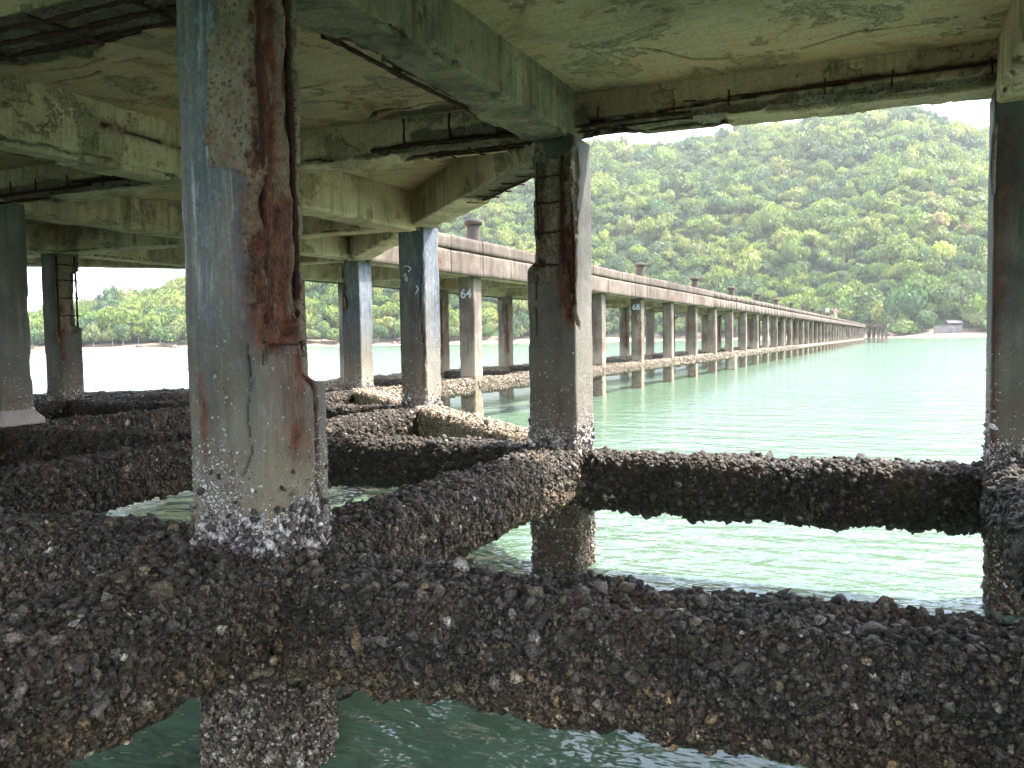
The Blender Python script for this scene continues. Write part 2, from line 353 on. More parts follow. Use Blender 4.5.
def column(i, j, parent, mat, fine=.03, spalls=(), rebars=(), stirrups=(), cracks=(), z0=-.9, z1=None, cutc=(), rust=(), barn=0, w=W, label=None, wear=.5, low=PAL[0]*2.4):
    z1 = z1 or (3.06 if j <= 1 else UB); p = gp(i, j); L = z1-z0
    V, N, U, Q, T = sweep(L, w, w, fine, fine, .018)
    V[:, 2] += z0; P = V+np.array([p[0], p[1], 0])
    A = np.zeros((len(V), 3)); z = V[:, 2]; D = np.zeros(len(V))
    D += (fbm(P, 5, 4, 3))*.006*wear*2
    # chipped arrises
    cor = (np.abs(V[:, 0]) > w/2-.02) & (np.abs(V[:, 1]) > w/2-.02)
    ch = np.clip(fbm(P, 3.5, 5, 9)-.12, 0, 1)*.11*wear
    D -= np.where(cor, ch, ch*.12); A[:, 0] = np.maximum(A[:, 0], np.where(cor, ss(.004, .02, ch), 0))
    for k, (u0, u1, a, b, dep) in enumerate(spalls):
        ma = spall_mask(U, z, P, (u0, u1, a, b), 11+k*3+i*7+j)
        D -= ma*(dep+fbm(P, 16, 4, 5)*dep*.45+fbm(P, 45, 2, 6)*.004); A[:, 0] = np.maximum(A[:, 0], ma)
    for (u0, s, a, b, amt) in rust:
        wob = fbm(P, 2.5, 3, 21)*.03
        r = np.exp(-((U-u0+wob)/s)**2)*ss(a-.12, a+.05, z)*(1-ss(b-.05, b+.12, z))*amt; A[:, 1] = np.maximum(A[:, 1], r)
    if fine < .02: D += np.clip(A[:, 1], 0, 1)*(fbm(P*[1, 1, .35], 34, 4, 91)*.014+np.round(fbm(P*[1, 1, .5], 12, 2, 92)*3)*.003)
    for (pts, wd, dep) in cracks:
        pts = np.array(pts, float); best = np.full(len(V), 9.)
        for q, r in zip(pts[:-1], pts[1:]):
            e = r-q; X = np.stack([U, z], 1)-q; tt = np.clip((X@e)/(e@e), 0, 1)
            best = np.minimum(best, np.linalg.norm(X-tt[:, None]*e, axis=1))
        best = np.abs(best+fbm(P, 25, 3, 2)*wd*.8); mc = 1-ss(wd*.4, wd, best); D -= mc*dep; A[:, 2] = np.maximum(A[:, 2], mc)
    lo_ = 1-ss(.75, 1.0, z); D += lo_*(-.004+fbm(P, 9, 4, 4)*.018)
    V2 = V+N*D[:, None]
    for (sx, sy, a, b, dx, dy) in cutc:      # a lost corner: pull the corner column of vertices in
        mm = ss(-.02, .06, V[:, 0]*sx+V[:, 1]*sy-(w*.62)+fbm(P, 6, 3, 8)*.05)*ss(a, a+.10, z+fbm(P, 8, 3, 31)*.06)*(1-ss(b-.06, b, z))
        V2[:, 0] -= mm*dx*sx; V2[:, 1] -= mm*dy*sy; A[:, 0] = np.maximum(A[:, 0], mm)
    # below the tide line the pile is crusted: colour stored for the crust material
    mb = MB(); qz = V2[Q].mean(1)[:, 2]; lowq = qz < .93
    AA = A.copy(); lv = z < .95
    AA[lv] = low*np.exp(fbm(P[lv], 20, 3, 1)*.8)[:, None]
    mb.add(P*0+V2+[p[0], p[1], 0], Q[~lowq], T, A)
    mb.add(V2+[p[0], p[1], 0], Q[lowq], None, AA, 1)
    o = mb.build('column', [mat, M['crust']], parent, True)
    if label: o['label'] = label
    hw = w/2
    def onper(u, dep):
        f = int(u//w) % 4; s = u % w-hw
        return {0: (s, -hw+dep), 1: (hw-dep, s), 2: (-s, hw-dep), 3: (-hw+dep, -s)}[f]
    for (u, a, b, dep, r) in rebars:
        zz = np.arange(a, b, .03); x, y = onper(u, dep); n = len(zz)
        pts = np.stack([p[0]+x+np.interp(zz, [a, (a+b)/2, b], rng.normal(0, .006, 3)), p[1]+y+np.interp(zz, [a, (a+b)/2, b], rng.normal(0, .006, 3)), zz], 1)
        m2 = MB(); m2.tube(pts, r*(1+.35*(fbm(pts, 9, 3, 2))+.25*rng.random(n)), 8, lump=.5); m2.build('rebar', M['rust'], o, True)
    for (u0, u1, zc, dep, r) in stirrups:
        us = np.linspace(u0, u1, 8); pts = [[p[0]+onper(u, dep)[0], p[1]+onper(u, dep)[1], zc+rng.normal(0, .004)] for u in us]
        m2 = MB(); m2.tube(pts, r, 6, lump=.5); m2.build('stirrup', M['rust'], o, True)
    if barn:
        PV = V2+[p[0], p[1], 0]; m3 = MB()
        # small pale barnacles thinning out upwards
        wf = lambda c: np.exp(-np.clip(c[:, 2]-.88, 0, 9)/.13)*(c[:, 2] > .86)*(c[:, 2] < 1.7)*(.35+1.6*(fbm(c, 6, 3, 5) > -.02))
        s_, n_ = scatter(PV, Q, 17000*barn, wf)
        if len(s_):
            m3.add(*(lambda r: (r[0], None, r[1], r[2]))(shells(s_+n_*.001, n_, .0036, .35, np.array([[.60, .56, .56], [.42, .36, .36], [.22, .17, .15], [.75, .74, .76]]), np.array([.3, .3, .22, .18]), 6)))
        wf = lambda c: (np.exp(-np.clip(c[:, 2]-.93, 0, 9)/.05))*(c[:, 2] > .8)*(c[:, 2] < 1.35)
        s_, n_ = scatter(PV, Q, 2300*barn, wf)
        m3.add(*(lambda r: (r[0], None, r[1], r[2]))(shells(s_+n_*.006, n_, .013, .6, np.array([[.30, .26, .25], [.12, .10, .095], [.05, .04, .035], [.5, .47, .46]]), np.array([.3, .3, .25, .15]))))
        wf = lambda c: (c[:, 2] < .62)*(c[:, 2] > -.05)*1.
        s_, n_ = scatter(PV, Q, 2600*barn, wf)
        m3.add(*(lambda r: (r[0], None, r[1], r[2]))(shells(s_+n_*.004, n_, .010, .5, np.array([[.15, .115, .085], [.09, .07, .05], [.26, .21, .17], [.45, .42, .38]]), np.array([.4, .34, .2, .06]))))
        m3.build('barnacle_crust', M['barn'], o, True)
    return o

w = .366
# front column: spalled from eye level up, bare rusty bars on its right face
c0 = column(0, 0, head, M['column'], .0085,
    spalls=[(w*.93, w*1.97, 1.66, 3.2, .034), (w*.46, w*1.02, 2.33, 3.2, .020), (w*.78, w*1.0, 1.9, 2.5, .018)],
    rebars=[(w*1.20, 1.72, 3.04, .040, .013), (w*1.72, 1.52, 3.04, .054, .012), (w*.98, 2.30, 3.04, .036, .008)],
    rust=[(w*1.25, .085, 1.68, 2.9, 1.3), (w*1.25, .14, 1.68, 2.2, 1.5), (w*1.1, .05, 1.9, 2.9, .8), (w*1.76, .03, 1.5, 3.0, 1.1), (w*1.8, .02, 1.2, 1.5, .6), (w*1.5, .10, 1.25, 1.66, .75), (w*.22, .022, 1.25, 1.5, .8), (w*.12, .012, 1.6, 2.9, .2), (w*.55, .014, .95, 1.5, .3)],
    cracks=[([(w*1.80, 1.68), (w*1.76, 1.45), (w*1.80, 1.28), (w*1.77, 1.12), (w*1.9, .98)], .009, .03), ([(w*.80, 1.66), (w*.84, 1.52), (w*.77, 1.41), (w*.83, 1.27), (w*.70, 1.18)], .006, .012),
            ([(w*1.0, 1.663), (w*1.4, 1.655), (w*1.97, 1.66)], .006, .012)],
    cutc=[(1, 1, 1.45, 3.3, .04, .06)], barn=2.4, w=.366, label='nearest column, its right face broken open to dark rusty bars, white barnacles at its foot')
w = W
# second column: cells between stirrups, rust wound on its corner
column(0, 1, head, M['column_b'], .012,
    spalls=[(w*.10, w*.78, 2.17, 2.86, .035), (w*.72, w*1.25, 1.75, 2.9, .028), (w*3.75, w*4, 2.12, 2.95, .04), (0, w*.15, 2.12, 2.95, .035)],
    rebars=[(w*.74, 2.0, 2.97, .022, .011), (w*.22, 2.2, 3.0, .046, .008), (w*1.0, 1.9, 2.6, .03, .012)],
    stirrups=[(w*.20, w*.80, 2.62, .022, .007), (w*.19, w*.80, 2.41, .022, .007), (w*.1, w*.82, 2.18, .024, .008), (w*.22, w*.8, 2.80, .028, .005)],
    rust=[(w*.90, .05, 1.78, 2.4, 1.3), (w*.75, .03, 1.9, 2.8, .8), (w*.1, .03, 2.1, 2.9, .6), (w*.66, .03, 1.1, 1.8, .35), (w*.3, .03, 1.2, 2.0, .25)],
    cracks=[([(w*.85, 2.19), (w*.95, 2.0), (w*1.03, 1.85), (w*1.3, 1.72)], .008, .02), ([(w*.2, 2.15), (w*.17, 1.9), (w*.21, 1.6)], .006, .014)],
    cutc=[(-1, -1, 2.14, 3.3, .055, .02), (-1, 1, 2.14, 3.3, .055, .02)], w=.362, barn=1.0, label='column at the deck edge with brick like cells between rusty stirrups')
column(1, 1, head, M['column_b'], .016, rust=[(w*.15, .03, 1.8, 2.9, .5), (w*.05, .02, .9, 2.4, .6)], spalls=[(w*3.6, w*4, 2.5, 2.9, .02)], barn=.9, label='dark column at the right edge of the view')
column(-2, 1, head, M['column_b'], .016, spalls=[(w*0, w*.2, 1.2, 2.5, .03)], rust=[(w*.1, .05, 1.4, 2.4, 1.), (w*.9, .02, 1.2, 2.2, .4)], barn=.6, label='dark column on the far left with a pale concrete collar at its foot')
column(-3, 2, head, M['column_b'], .018, spalls=[(w*1.05, w*1.95, 1.9, 2.95, .05), (w*.72, w*1.1, 1.8, 2.95, .02)], rebars=[(w*1.0, 1.8, 2.95, .02, .014), (w*1.9, 1.9, 2.95, .045, .012)],
    stirrups=[(w*1.0, w*1.95, z_, .03, .010) for z_ in (2.1, 2.35, 2.6, 2.82)], rust=[(w*1.1, .05, 1.45, 2.2, 1.)], cutc=[(1, 1, 1.9, 2.75, .05, .06)], barn=.5, label='column with a deep bite out of its upper right side')
column(-1, 2, head, M['column'], .016, spalls=[(w*3.6, w*4, 1.25, 2.8, .03)], cracks=[([(w*.9, 2.5), (w*.8, 2.2), (w*.85, 1.8), (w*.95, 1.5)], .008, .012)], rust=[(w*.93, .03, 1.2, 1.75, .6), (w*.5, .05, 1.6, 2.2, .3)], barn=.7, label='slim column with pale scrawls on its dark face')
column(-2, 3, head, M['column'], .02, spalls=[(0, w*.16, 2.2, 2.95, .05), (w*3.7, w*4, 2.2, 2.95, .05)], rust=[(w*.4, .03, 1.2, 2.0, .3)], barn=.6, label='column beside the start of the walkway with a notched upper edge')
for (i, j) in [(-1, 0), (1, 0), (-1, 1), (-3, 1), (-4, 1), (-2, 2), (-3, 3), (-4, 2), (-2, 0), (2, 1), (2, 0), (-5, 1), (-3, 0), (-4, 0), (-1, -1), (0, -1), (1, -1), (2, -1), (-2, -1)]:
    column(i, j, head, M['column_b'], .035, rust=[(w*.9, .04, 1.2, 2.4, .5)], spalls=[(w*.8, w*1.3, 2.0, 2.7, .02)] if (i+j) % 2 else [], barn=.3 if j > 0 else 0)
# pale collar round the foot of the far-left column
p = gp(-2, 1); V, N, U, Q, T = sweep(.15, .50, .50, .02, .03, .06)
V[:, :2] *= (1-.25*ss(.04, .15, V[:, 2]))[:, None]; V += N*(fbm(V, 9, 4, 3)*.02)[:, None]
mb = MB(); mb.add(V+[p[0], p[1], .90], Q, T); mb.build('concrete_collar', M['collar'], head, True)

# ---- lower beams with their oyster crust
def lower_beam(p, q, parent, near, mat=None, pal=PAL, pw=PALW, gain=1., wd=.34, top=LT, bot=LB, dens=1., grow=1., r=.0098, name='lower_beam'):
    a = (p[0], p[1], (top+bot)/2); b = (q[0], q[1], (top+bot)/2)
    L, R, O = frame(a, b); res = {3: .016, 2: .028, 1: .05, 0: .2}[near]
    V, N, U, Q, T = sweep(L, wd, top-bot, res, res, .05)
    Pw = V@R.T+O
    g = .024+.022*fbm(Pw, 2.6, 3, 3)+.034*fbm(Pw, 10, 4, 12)+(.016*fbm(Pw, 28, 3, 2) if near > 1 else 0)
    g = g+np.where(N[:, 1] < -.3, -.015+.05*np.clip(fbm(Pw, 6, 3, 44), 0, 1), 0)
    Pw = Pw+(N*(g*grow)[:, None])@R.T
    base = np.exp(fbm(Pw, 14, 4, 6)*.9)[:, None]*np.array([.050, .040, .033])*gain*(pal is PAL)+(pal is not PAL)*np.exp(fbm(Pw, 8, 4, 6)*.6)[:, None]*pal[0]*gain
    mb = MB(); mb.add(Pw, Q, T, base)
    if near:
        d = {3: 7000, 2: 4200, 1: 1700}[near]*dens; rr = {3: r*.95, 2: r*1.15, 1: r*1.7}[near]
        s_, n_ = scatter(Pw, Q, d)
        v, t_, A = shells(s_+n_*rr*.35, n_, rr, .45, pal, pw, 6 if near > 1 else 5, gain); mb.add(v, None, t_, A)
        s_, n_ = scatter(Pw, Q, d*.8)      # small bits filling the gaps
        if near > 1: v, t_, A = shells(s_+n_*rr*.6, n_, rr*.5, .8, pal, pw, 5, gain*1.1); mb.add(v, None, t_, A)
        if near > 1:      # bigger individual oysters standing proud
            s_, n_ = scatter(Pw, Q, d*.07)
            v, t_, A = shells(s_+n_*rr*.9, n_, rr*1.8, .6, pal, pw*np.array([.7, 1, 1., 1, 1.5, 1.3]) if len(pw) == 6 else pw, 8, gain*1.15); mb.add(v, None, t_, A)
    if pal is PAL:      # the under half, longest under water, carries a paler tan crust
        for k_ in range(len(mb.V)):
            P_ = mb.V[k_]; t_ = (1-ss(bot+.02, bot+.24, P_[:, 2]+fbm(P_, 5, 3, 61)*.16))[:, None]
            mb.A[k_] = mb.A[k_]*(1+t_*np.array([.85, .62, .34])*(1 if near == 3 else .3))*(1 if near == 3 else .6)
    return mb.build(name, mat or M['crust'], parent, True)
def lb(i0, j0, i1, j1, near, **k): return lower_beam(gp(i0, j0), gp(i1, j1), head, near, **k)
lb(0, 0, 1, 0, 3, wd=.38, grow=1.1, top=.79, bot=.46)['label'] = 'nearest oyster covered beam running off to the right'
lb(-1, 0, 0, 0, 3, wd=.40); lb(0, -1, 0, 0, 3, wd=.42, grow=1.15, top=.86); lb(0, 0, 0, 1, 3)
lb(1, 0, 1, 1, 2); lb(0, 1, 1, 1, 2, wd=.32, bot=.48, top=.81)['label'] = 'oyster covered beam at the deck edge with open green water beyond'
lb(-1, 1, 0, 1, 2); lb(-2, 1, -1, 1, 2); lb(-1, 0, -1, 1, 2); lb(-2, 0, -1, 0, 1); lb(-2, 0, -2, 1, 2); lb(-3, 1, -2, 1, 1); lb(-3, 0, -3, 1, 1)
lb(1, 1, 2, 1, 1); lb(1, 0, 2, 0, 1); lb(1, -1, 1, 0, 1)
lb(-1, 1, -1, 2, 2); lb(-2, 1, -2, 2, 2); lb(-2, 2, -1, 2, 2); lb(-3, 2, -2, 2, 1); lb(-3, 1, -3, 2, 1); lb(-4, 2, -3, 2, 1)
lb(-2, 2, -2, 3, 1); lb(-3, 3, -2, 3, 1); lb(-3, 2, -3, 3, 1); lb(-4, 2, -3, 3, 1); lb(-4, 1, -3, 1, 1); lb(-5, 1, -4, 2, 1); lb(-4, 1, -4, 2, 1)
PALE = np.array([[.21, .165, .115], [.16, .12, .08], [.29, .24, .18], [.11, .085, .06], [.07, .055, .04]]); PEW = np.array([.3, .25, .2, .15, .1])
lb(-1, 2, 0, 1, 2, wd=.30, grow=.25, gain=2.0, top=.90, dens=.35, pal=PALE, pw=PEW, mat=M['crust_pale'])['label'] = 'sun bleached diagonal beam at the chamfered corner'
lb(-2, 3, -1, 2, 2, wd=.30, grow=.25, gain=1.8, top=.90, dens=.35, pal=PALE, pw=PEW, mat=M['crust_pale'])

# ---- upper beams
def upper_beam(p, q, parent, mat, near=1, wd=.33, bot=UB, top=SO+.02, spalls=(), rebars=(), stirrups=(), cracks=(), name='deck_beam', off=(0, 0), chip=1.7, label=None):
    """spalls: (side, l0, l1, h) side 'l'/'r'/'b' of the beam as seen along p->q; l as fraction"""
    p = np.array(p)+off; q = np.array(q)+off; mid = (bot+top)/2; h = top-bot
    L, R, O = frame((*p, mid), (*q, mid)); res = {2: .014, 1: .03, 0: .1}[near]
    V, N, U, Q, T = sweep(L, wd, h, res, res, .012); Pw = V@R.T+O
    D = fbm(Pw, 4, 4, 5)*.008; A = np.zeros((len(V), 3)); l = V[:, 2]
    cor = (np.abs(V[:, 0]) > wd/2-.04) & (V[:, 1] < -h/2+.04)
    ch = np.clip(fbm(Pw, 2.8, 5, 19)-.08, 0, 1)*.24*chip; D -= np.where(cor, ch, 0); A[:, 0] = np.where(cor, ss(.004, .03, ch), 0)
    for k, (s, l0, l1, y0, y1, dep) in enumerate(spalls):
        n = fbm(Pw, 5, 4, 50+k)*.14
        if s == 'b': d = np.minimum(l-l0*L, l1*L-l)*.6; sel = (N[:, 1] < -.5); d = np.minimum(d, np.minimum(V[:, 0]-y0, y1-V[:, 0])*1.2)
        else:
            sg = 1 if s == 'r' else -1; d = np.minimum(l-l0*L, l1*L-l)*.6; sel = (N[:, 0]*-sg > .5); yy = V[:, 1]+h/2; d = np.minimum(d, np.minimum(yy-y0, y1-yy)*1.2)
        m_ = ss(-.012, .014, d+n*.45)*sel; D -= m_*(dep+dep*.7*fbm(Pw, 13, 4, 3)+.006*fbm(Pw, 40, 2, 5)); A[:, 0] = np.maximum(A[:, 0], m_); A[:, 1] = np.maximum(A[:, 1], m_*.3*ss(.05, .35, fbm(Pw, 4, 3, 8)))
    for (s, pts, wdt, dep) in cracks:
        sg = 1 if s == 'r' else -1; sel = (N[:, 0]*-sg > .5) if s != 'b' else (N[:, 1] < -.5)
        yy = V[:, 1]+h/2 if s != 'b' else V[:, 0]; best = np.full(len(V), 9.); pts = np.array(pts)*[L, 1]
        for a, b in zip(pts[:-1], pts[1:]):
            e = b-a; X = np.stack([l, yy], 1)-a; tt = np.clip((X@e)/(e@e), 0, 1); best = np.minimum(best, np.linalg.norm(X-tt[:, None]*e, axis=1))
        wl = wdt*(1+.9*fbm(Pw, 5, 3, 77)); m_ = (1-ss(.5, 1.1, (best+fbm(Pw, 22, 3, 2)*wdt*.6)/wl))*sel; D -= m_*dep; A[:, 2] = np.maximum(A[:, 2], m_)
        A[:, 1] = np.maximum(A[:, 1], np.exp(-(best/.035)**2)*.5*sel)
    mb = MB(); mb.add(Pw+(N*D[:, None])@R.T, Q, T, A); o = mb.build(name, mat, parent, True)
    if label: o['label'] = label
    for (s, l0, l1, y, r) in rebars:
        sg = {'r': -1, 'l': 1, 'b': 0}[s]; ll = np.arange(l0*L, l1*L, .04); n = len(ll)
        x = np.full(n, sg*(wd/2-.006)) if sg else np.full(n, y); yy = np.full(n, -h/2+y) if sg else np.full(n, -h/2+.008)
        yy = yy+fbm(np.stack([ll, ll*0, ll*0], 1), 1.5, 3, int(l0*99))*.012
        m2 = MB(); m2.tube(np.stack([x, yy, ll], 1)@R.T+O, r*(1+.7*fbm(np.stack([ll, ll*0+y*9, ll*0], 1), 7, 3, 3)), 7, lump=.5); m2.build('rebar', M['rust'], o, True)
    for (s, l0, y0, y1, r) in stirrups:
        sg = {'r': -1, 'l': 1, 'b': 0}[s]; t_ = np.linspace(0, 1, 6)
        if sg: P = np.stack([np.full(6, sg*(wd/2-.001)), -h/2+y0+(y1-y0)*t_, l0*L+rng.normal(0, .004, 6)], 1)
        else: P = np.stack([y0+(y1-y0)*t_, np.full(6, -h/2-.001), l0*L+rng.normal(0, .006, 6)], 1)
        m2 = MB(); m2.tube(P@R.T+O, r, 6, lump=.6); m2.build('stirrup', M['rust'], o, True)
    return o
def ub(i0, j0, i1, j1, mat='beam', near=1, **k): return upper_beam(gp(i0, j0), gp(i1, j1), head, M[mat], near, **k)
# side r = right hand of p->q.  B-beams run +X: their camera side (-Y) is 'r'; A-beams run +Y: their right is +X = 'r'
ub(0, 1, 1, 1, 'soffit', 2, wd=.36, bot=3.085, spalls=[('r', .0, 1.02, -.05, .07, .03), ('b', .10, .42, -.24, .24, .045), ('b', .5, 1, -.2, -.1, .03), ('b', 0, .12, -.2, .2, .06), ('r', .0, .1, 0, .2, .03)],
   cracks=[('r', [(.06, .07), (.2, .06), (.45, .10), (.7, .12), (1., .13)], .012, .03)], rebars=[('r', .02, .35, .035, .009), ('r', .3, 1., .115, .008), ('b', .02, .35, -.13, .008)],
   stirrups=[('r', l_, .05, .15, .006) for l_ in (.12, .3, .42, .62, .75, .93)], label='edge beam above the open water, split along a rusty bar')
ub(-1, 1, 0, 1, 'beam', 2, wd=.34, bot=3.06, spalls=[('r', .62, 1.02, -.05, .16, .045), ('b', .55, 1.02, -.2, .2, .05), ('r', .5, .62, .0, .08, .02), ('r', -.05, .14, -.05, .22, .05), ('b', -.05, .1, -.2, .2, .04)],
   cracks=[('r', [(.55, .05), (.75, .08), (.9, .07), (1., .06)], .022, .05), ('r', [(.0, .05), (.25, .02), (.33, .04), (.38, .0)], .007, .015)],
   rebars=[('r', .5, 1., .055, .014), ('b', .6, 1., -.05, .012), ('b', .65, 1., .06, .009)], stirrups=[('r', l_, .05, .26, .010) for l_ in (.6, .73, .86)]+[('b', l_, -.15, .12, .007) for l_ in (.7, .78, .86, .93)])
ub(-2, 1, -1, 1, 'beam', 2, wd=.34, bot=3.04, spalls=[('r', -.02, 1.02, -.05, .13, .035), ('b', -.02, .3, -.2, .2, .04), ('b', .75, 1.02, -.2, .2, .05)],
   cracks=[('r', [(0, .05), (.25, .06), (.45, .07)], .014, .035), ('r', [(.45, .10), (.7, .10), (1, .12)], .016, .035)],
   rebars=[('r', .0, .5, .06, .013), ('r', .42, 1., .105, .012), ('b', .0, .3, -.1, .010), ('b', .7, 1., -.1, .010)], stirrups=[('r', l_, .04, .17, .008) for l_ in (.05, .15, .26, .4, .55, .66, .78, .9)], label='cross beam on the left with a row of bare stirrups along its lower edge')
ub(-1, 0, 0, 0, 'soffit', 2, wd=.40, spalls=[('b', .0, 1., -.30, .30, .03), ('l', .2, .8, -.1, .12, .04)], rebars=[('b', .0, 1., -.10, .012), ('b', .0, 1., .02, .013), ('b', .05, .9, .14, .010), ('l', .1, .75, .03, .012)],
   stirrups=[('b', l_, -.18, .18, .008) for l_ in (.15, .3, .5, .68, .85)], label='beam overhead at top left, its underside fallen away from thick rusty bars')
ub(0, 0, 1, 0, 'soffit', 2, wd=.36, spalls=[('b', .0, 1., -.24, .24, .04), ('l', .1, .6, -.1, .1, .04)], rebars=[('b', .0, 1., .05, .014), ('b', .0, 1., -.1, .014)], stirrups=[('b', l_, -.18, .18, .007) for l_ in (.3, .5, .7)])
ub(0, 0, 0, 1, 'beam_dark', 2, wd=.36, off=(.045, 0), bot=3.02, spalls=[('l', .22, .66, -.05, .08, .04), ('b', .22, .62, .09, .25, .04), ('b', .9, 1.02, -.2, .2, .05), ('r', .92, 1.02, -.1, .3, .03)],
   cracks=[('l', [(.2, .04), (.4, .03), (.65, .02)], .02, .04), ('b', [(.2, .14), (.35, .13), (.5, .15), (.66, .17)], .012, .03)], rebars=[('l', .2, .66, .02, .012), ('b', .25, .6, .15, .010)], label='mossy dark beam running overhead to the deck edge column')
ub(-1, 0, -1, 1, 'beam', 2, wd=.32, bot=2.905, cracks=[('r', [(.55, .27), (.75, .25), (.9, .24), (1., .16)], .009, .02)], spalls=[('r', .25, .62, -.05, .05, .03), ('b', .1, .5, .05, .25, .03), ('r', .86, 1.02, -.05, .24, .03), ('r', .0, .06, -.05, .2, .03)])
ub(1, 0, 1, 1, 'beam', 1); ub(1, 1, 2, 1, 'soffit', 1); ub(1, 0, 2, 0); ub(-2, 0, -1, 0); ub(-2, 0, -2, 1); ub(-3, 0, -3, 1); ub(-3, 1, -2, 1); ub(-3, 0, -2, 0)
ub(-1, 1, -1, 2, near=1, bot=2.90, spalls=[('r', .9, 1.02, -.05, .3, .03), ('b', .9, 1.02, -.2, .2, .02)]); ub(-2, 1, -2, 2); ub(-3, 1, -3, 2); ub(-2, 2, -1, 2, spalls=[('r', .9, 1.02, -.05, .3, .03)]); ub(-3, 2, -2, 2); ub(-4, 2, -3, 2)
ub(-2, 2, -2, 3); ub(-3, 2, -3, 3); ub(-3, 3, -2, 3); ub(-4, 2, -3, 3); ub(-4, 1, -4, 2); ub(-4, 1, -3, 1); ub(-5, 1, -4, 2); ub(-5, 1, -4, 1)
ub(-1, 2, 0, 1, 'beam', 2, wd=.34, bot=2.96, spalls=[('l', .55, 1.02, -.05, .13, .04), ('b', .52, 1.02, -.22, .22, .04)], rebars=[('l', .55, 1., .05, .010), ('b', .5, 1., .1, .010)],
   stirrups=[('l', l_, .03, .2, .007) for l_ in (.56, .64, .72, .8, .88)]+[('b', l_, -.05, .16, .007) for l_ in (.5, .58, .66, .74, .82, .9)], label='diagonal edge beam at the chamfered corner with bare stirrups')
ub(-2, 3, -1, 2, 'beam', 1, wd=.34, bot=2.96)
for i in (-2, -1, 0, 1, 2): ub(i, -1, i, 0, near=0)
for i in (-2, -1, 0, 1): ub(i, -1, i+1, -1, near=0)

# ---- slab undersides, one panel per bay
def soffit(i, j, near, tri=None, cracks=(), pits=(), zz=SO):
    a = gp(i, j); b = gp(i+1, j); c = gp(i+1, j+1); d = gp(i, j+1); h = {2: .011, 1: .06, 0: .3}[near]
    n = max(2, int(3/h)); s, t_ = np.meshgrid(np.linspace(0, 1, n), np.linspace(0, 1, n)); s = s.ravel()[:, None]; t_ = t_.ravel()[:, None]
    P2 = a*(1-s)*(1-t_)+b*s*(1-t_)+c*s*t_+d*(1-s)*t_; P3 = np.concatenate([P2, np.full((len(P2), 1), zz)], 1)
    A = np.zeros((len(P3), 3)); up = .010*fbm(P3, 1.1, 3, 4)+.002*fbm(P3, 9, 3, 2)
    for (pts, wd, dep, lip) in cracks:
        pts = np.array(pts, float); best = np.full(len(P3), 9.)
        for q, r in zip(pts[:-1], pts[1:]):
            e = r-q; X = P2-q; tt = np.clip((X@e)/(e@e), 0, 1); best = np.minimum(best, np.linalg.norm(X-tt[:, None]*e, axis=1))
        wl = wd*(1+.9*fbm(P3, 6, 3, 4)); m_ = 1-ss(.5, 1., (best+.5*wd*fbm(P3, 20, 3, 6))/wl); up += m_*dep-lip*np.exp(-(best/.09)**2); A[:, 2] = np.maximum(A[:, 2], m_)
    for (cx_, cy_, rx, ry, dep) in pits:
        d_ = np.hypot((P2[:, 0]-cx_)/rx, (P2[:, 1]-cy_)/ry)+fbm(P3, 5, 4, 9)*.6; m_ = 1-ss(.9, 1.0, d_)
        up += m_*(dep+.02*fbm(P3, 12, 4, 3)); A[:, 0] = np.maximum(A[:, 0], m_)
    P3[:, 2] += np.maximum(up, -.03)
    k = np.arange(n-1); I, J = np.meshgrid(k, k); I = I.ravel(); J = J.ravel(); Q = np.stack([J*n+I, (J+1)*n+I, (J+1)*n+I+1, J*n+I+1], 1)
    if tri:
        cs = (I+.5)/n; ct = (J+.5)/n; keep = (cs+ct < 1.02) if tri == 'ne' else (cs > ct-.02); Q = Q[keep]
    mb = MB(); mb.add(P3, Q, None, A)
    return mb.build('soffit_panel', M['slab'], head, True)
soffit(0, 0, 2, cracks=[([(.85, 2.3), (.97, 2.44), (1.07, 2.63), (1.29, 2.73)], .020, .04, .004), ([(.5, 1.3), (.7, 1.1), (1.1, 1.05)], .014, .02, 0), ([(1.7, 2.75), (2.0, 2.6), (2.4, 2.65)], .010, .02, 0)], pits=[(.9, .3, .9, .22, .03)])
soffit(-1, 0, 2, cracks=[([(-1.32, 2.80), (-1.2, 2.66), (-1.07, 2.64), (-.95, 2.68), (-.8, 2.64), (-.6, 2.7), (-.4, 2.66)], .028, .05, .02), ([(-.95, 2.85), (-.7, 2.9), (-.45, 2.8), (-.3, 2.85)], .016, .03, .01), ([(-1.8, .62), (-1.5, .7), (-1.3, .66)], .02, .04, 0), ([(-2.3, .8), (-2.0, .86), (-1.75, .8)], .014, .03, .01), ([(-2.5, 1.0), (-2.2, 1.05), (-1.95, 1.0)], .012, .03, .01), ([(-2.6, 1.2), (-2.35, 1.22), (-2.2, 1.18)], .010, .02, 0), ([(-2.0, 1.1), (-1.8, 1.12)], .010, .02, 0), ([(-1.5, 2.0), (-1.2, 2.02)], .008, .02, 0)], pits=[(-1.6, .38, 1.3, .36, .04), (-2.2, .75, .5, .22, .02), (-.8, 2.85, .5, .12, .015)])
soffit(-2, 0, 2, cracks=[([(-3.2, .8), (-3., .9), (-2.95, 1.1)], .02, .04, .0), ([(-2.42, .70), (-2.37, .84), (-2.33, 1.07)], .014, .03, 0), ([(-2.31, .68), (-2.19, .9), (-2.18, .99)], .012, .03, 0), ([(-2.55, .85), (-2.5, 1.1)], .010, .02, 0)])
for (i, j) in [(-3, 0), (-4, 0), (1, 0), (-2, 1), (-3, 1), (-4, 1), (-3, 2)]: soffit(i, j, 1)
soffit(-1, 1, 1, 'ne'); soffit(-2, 2, 1, 'ne'); soffit(-4, 2, 1, 'nw'); soffit(-5, 1, 1, 'nw')
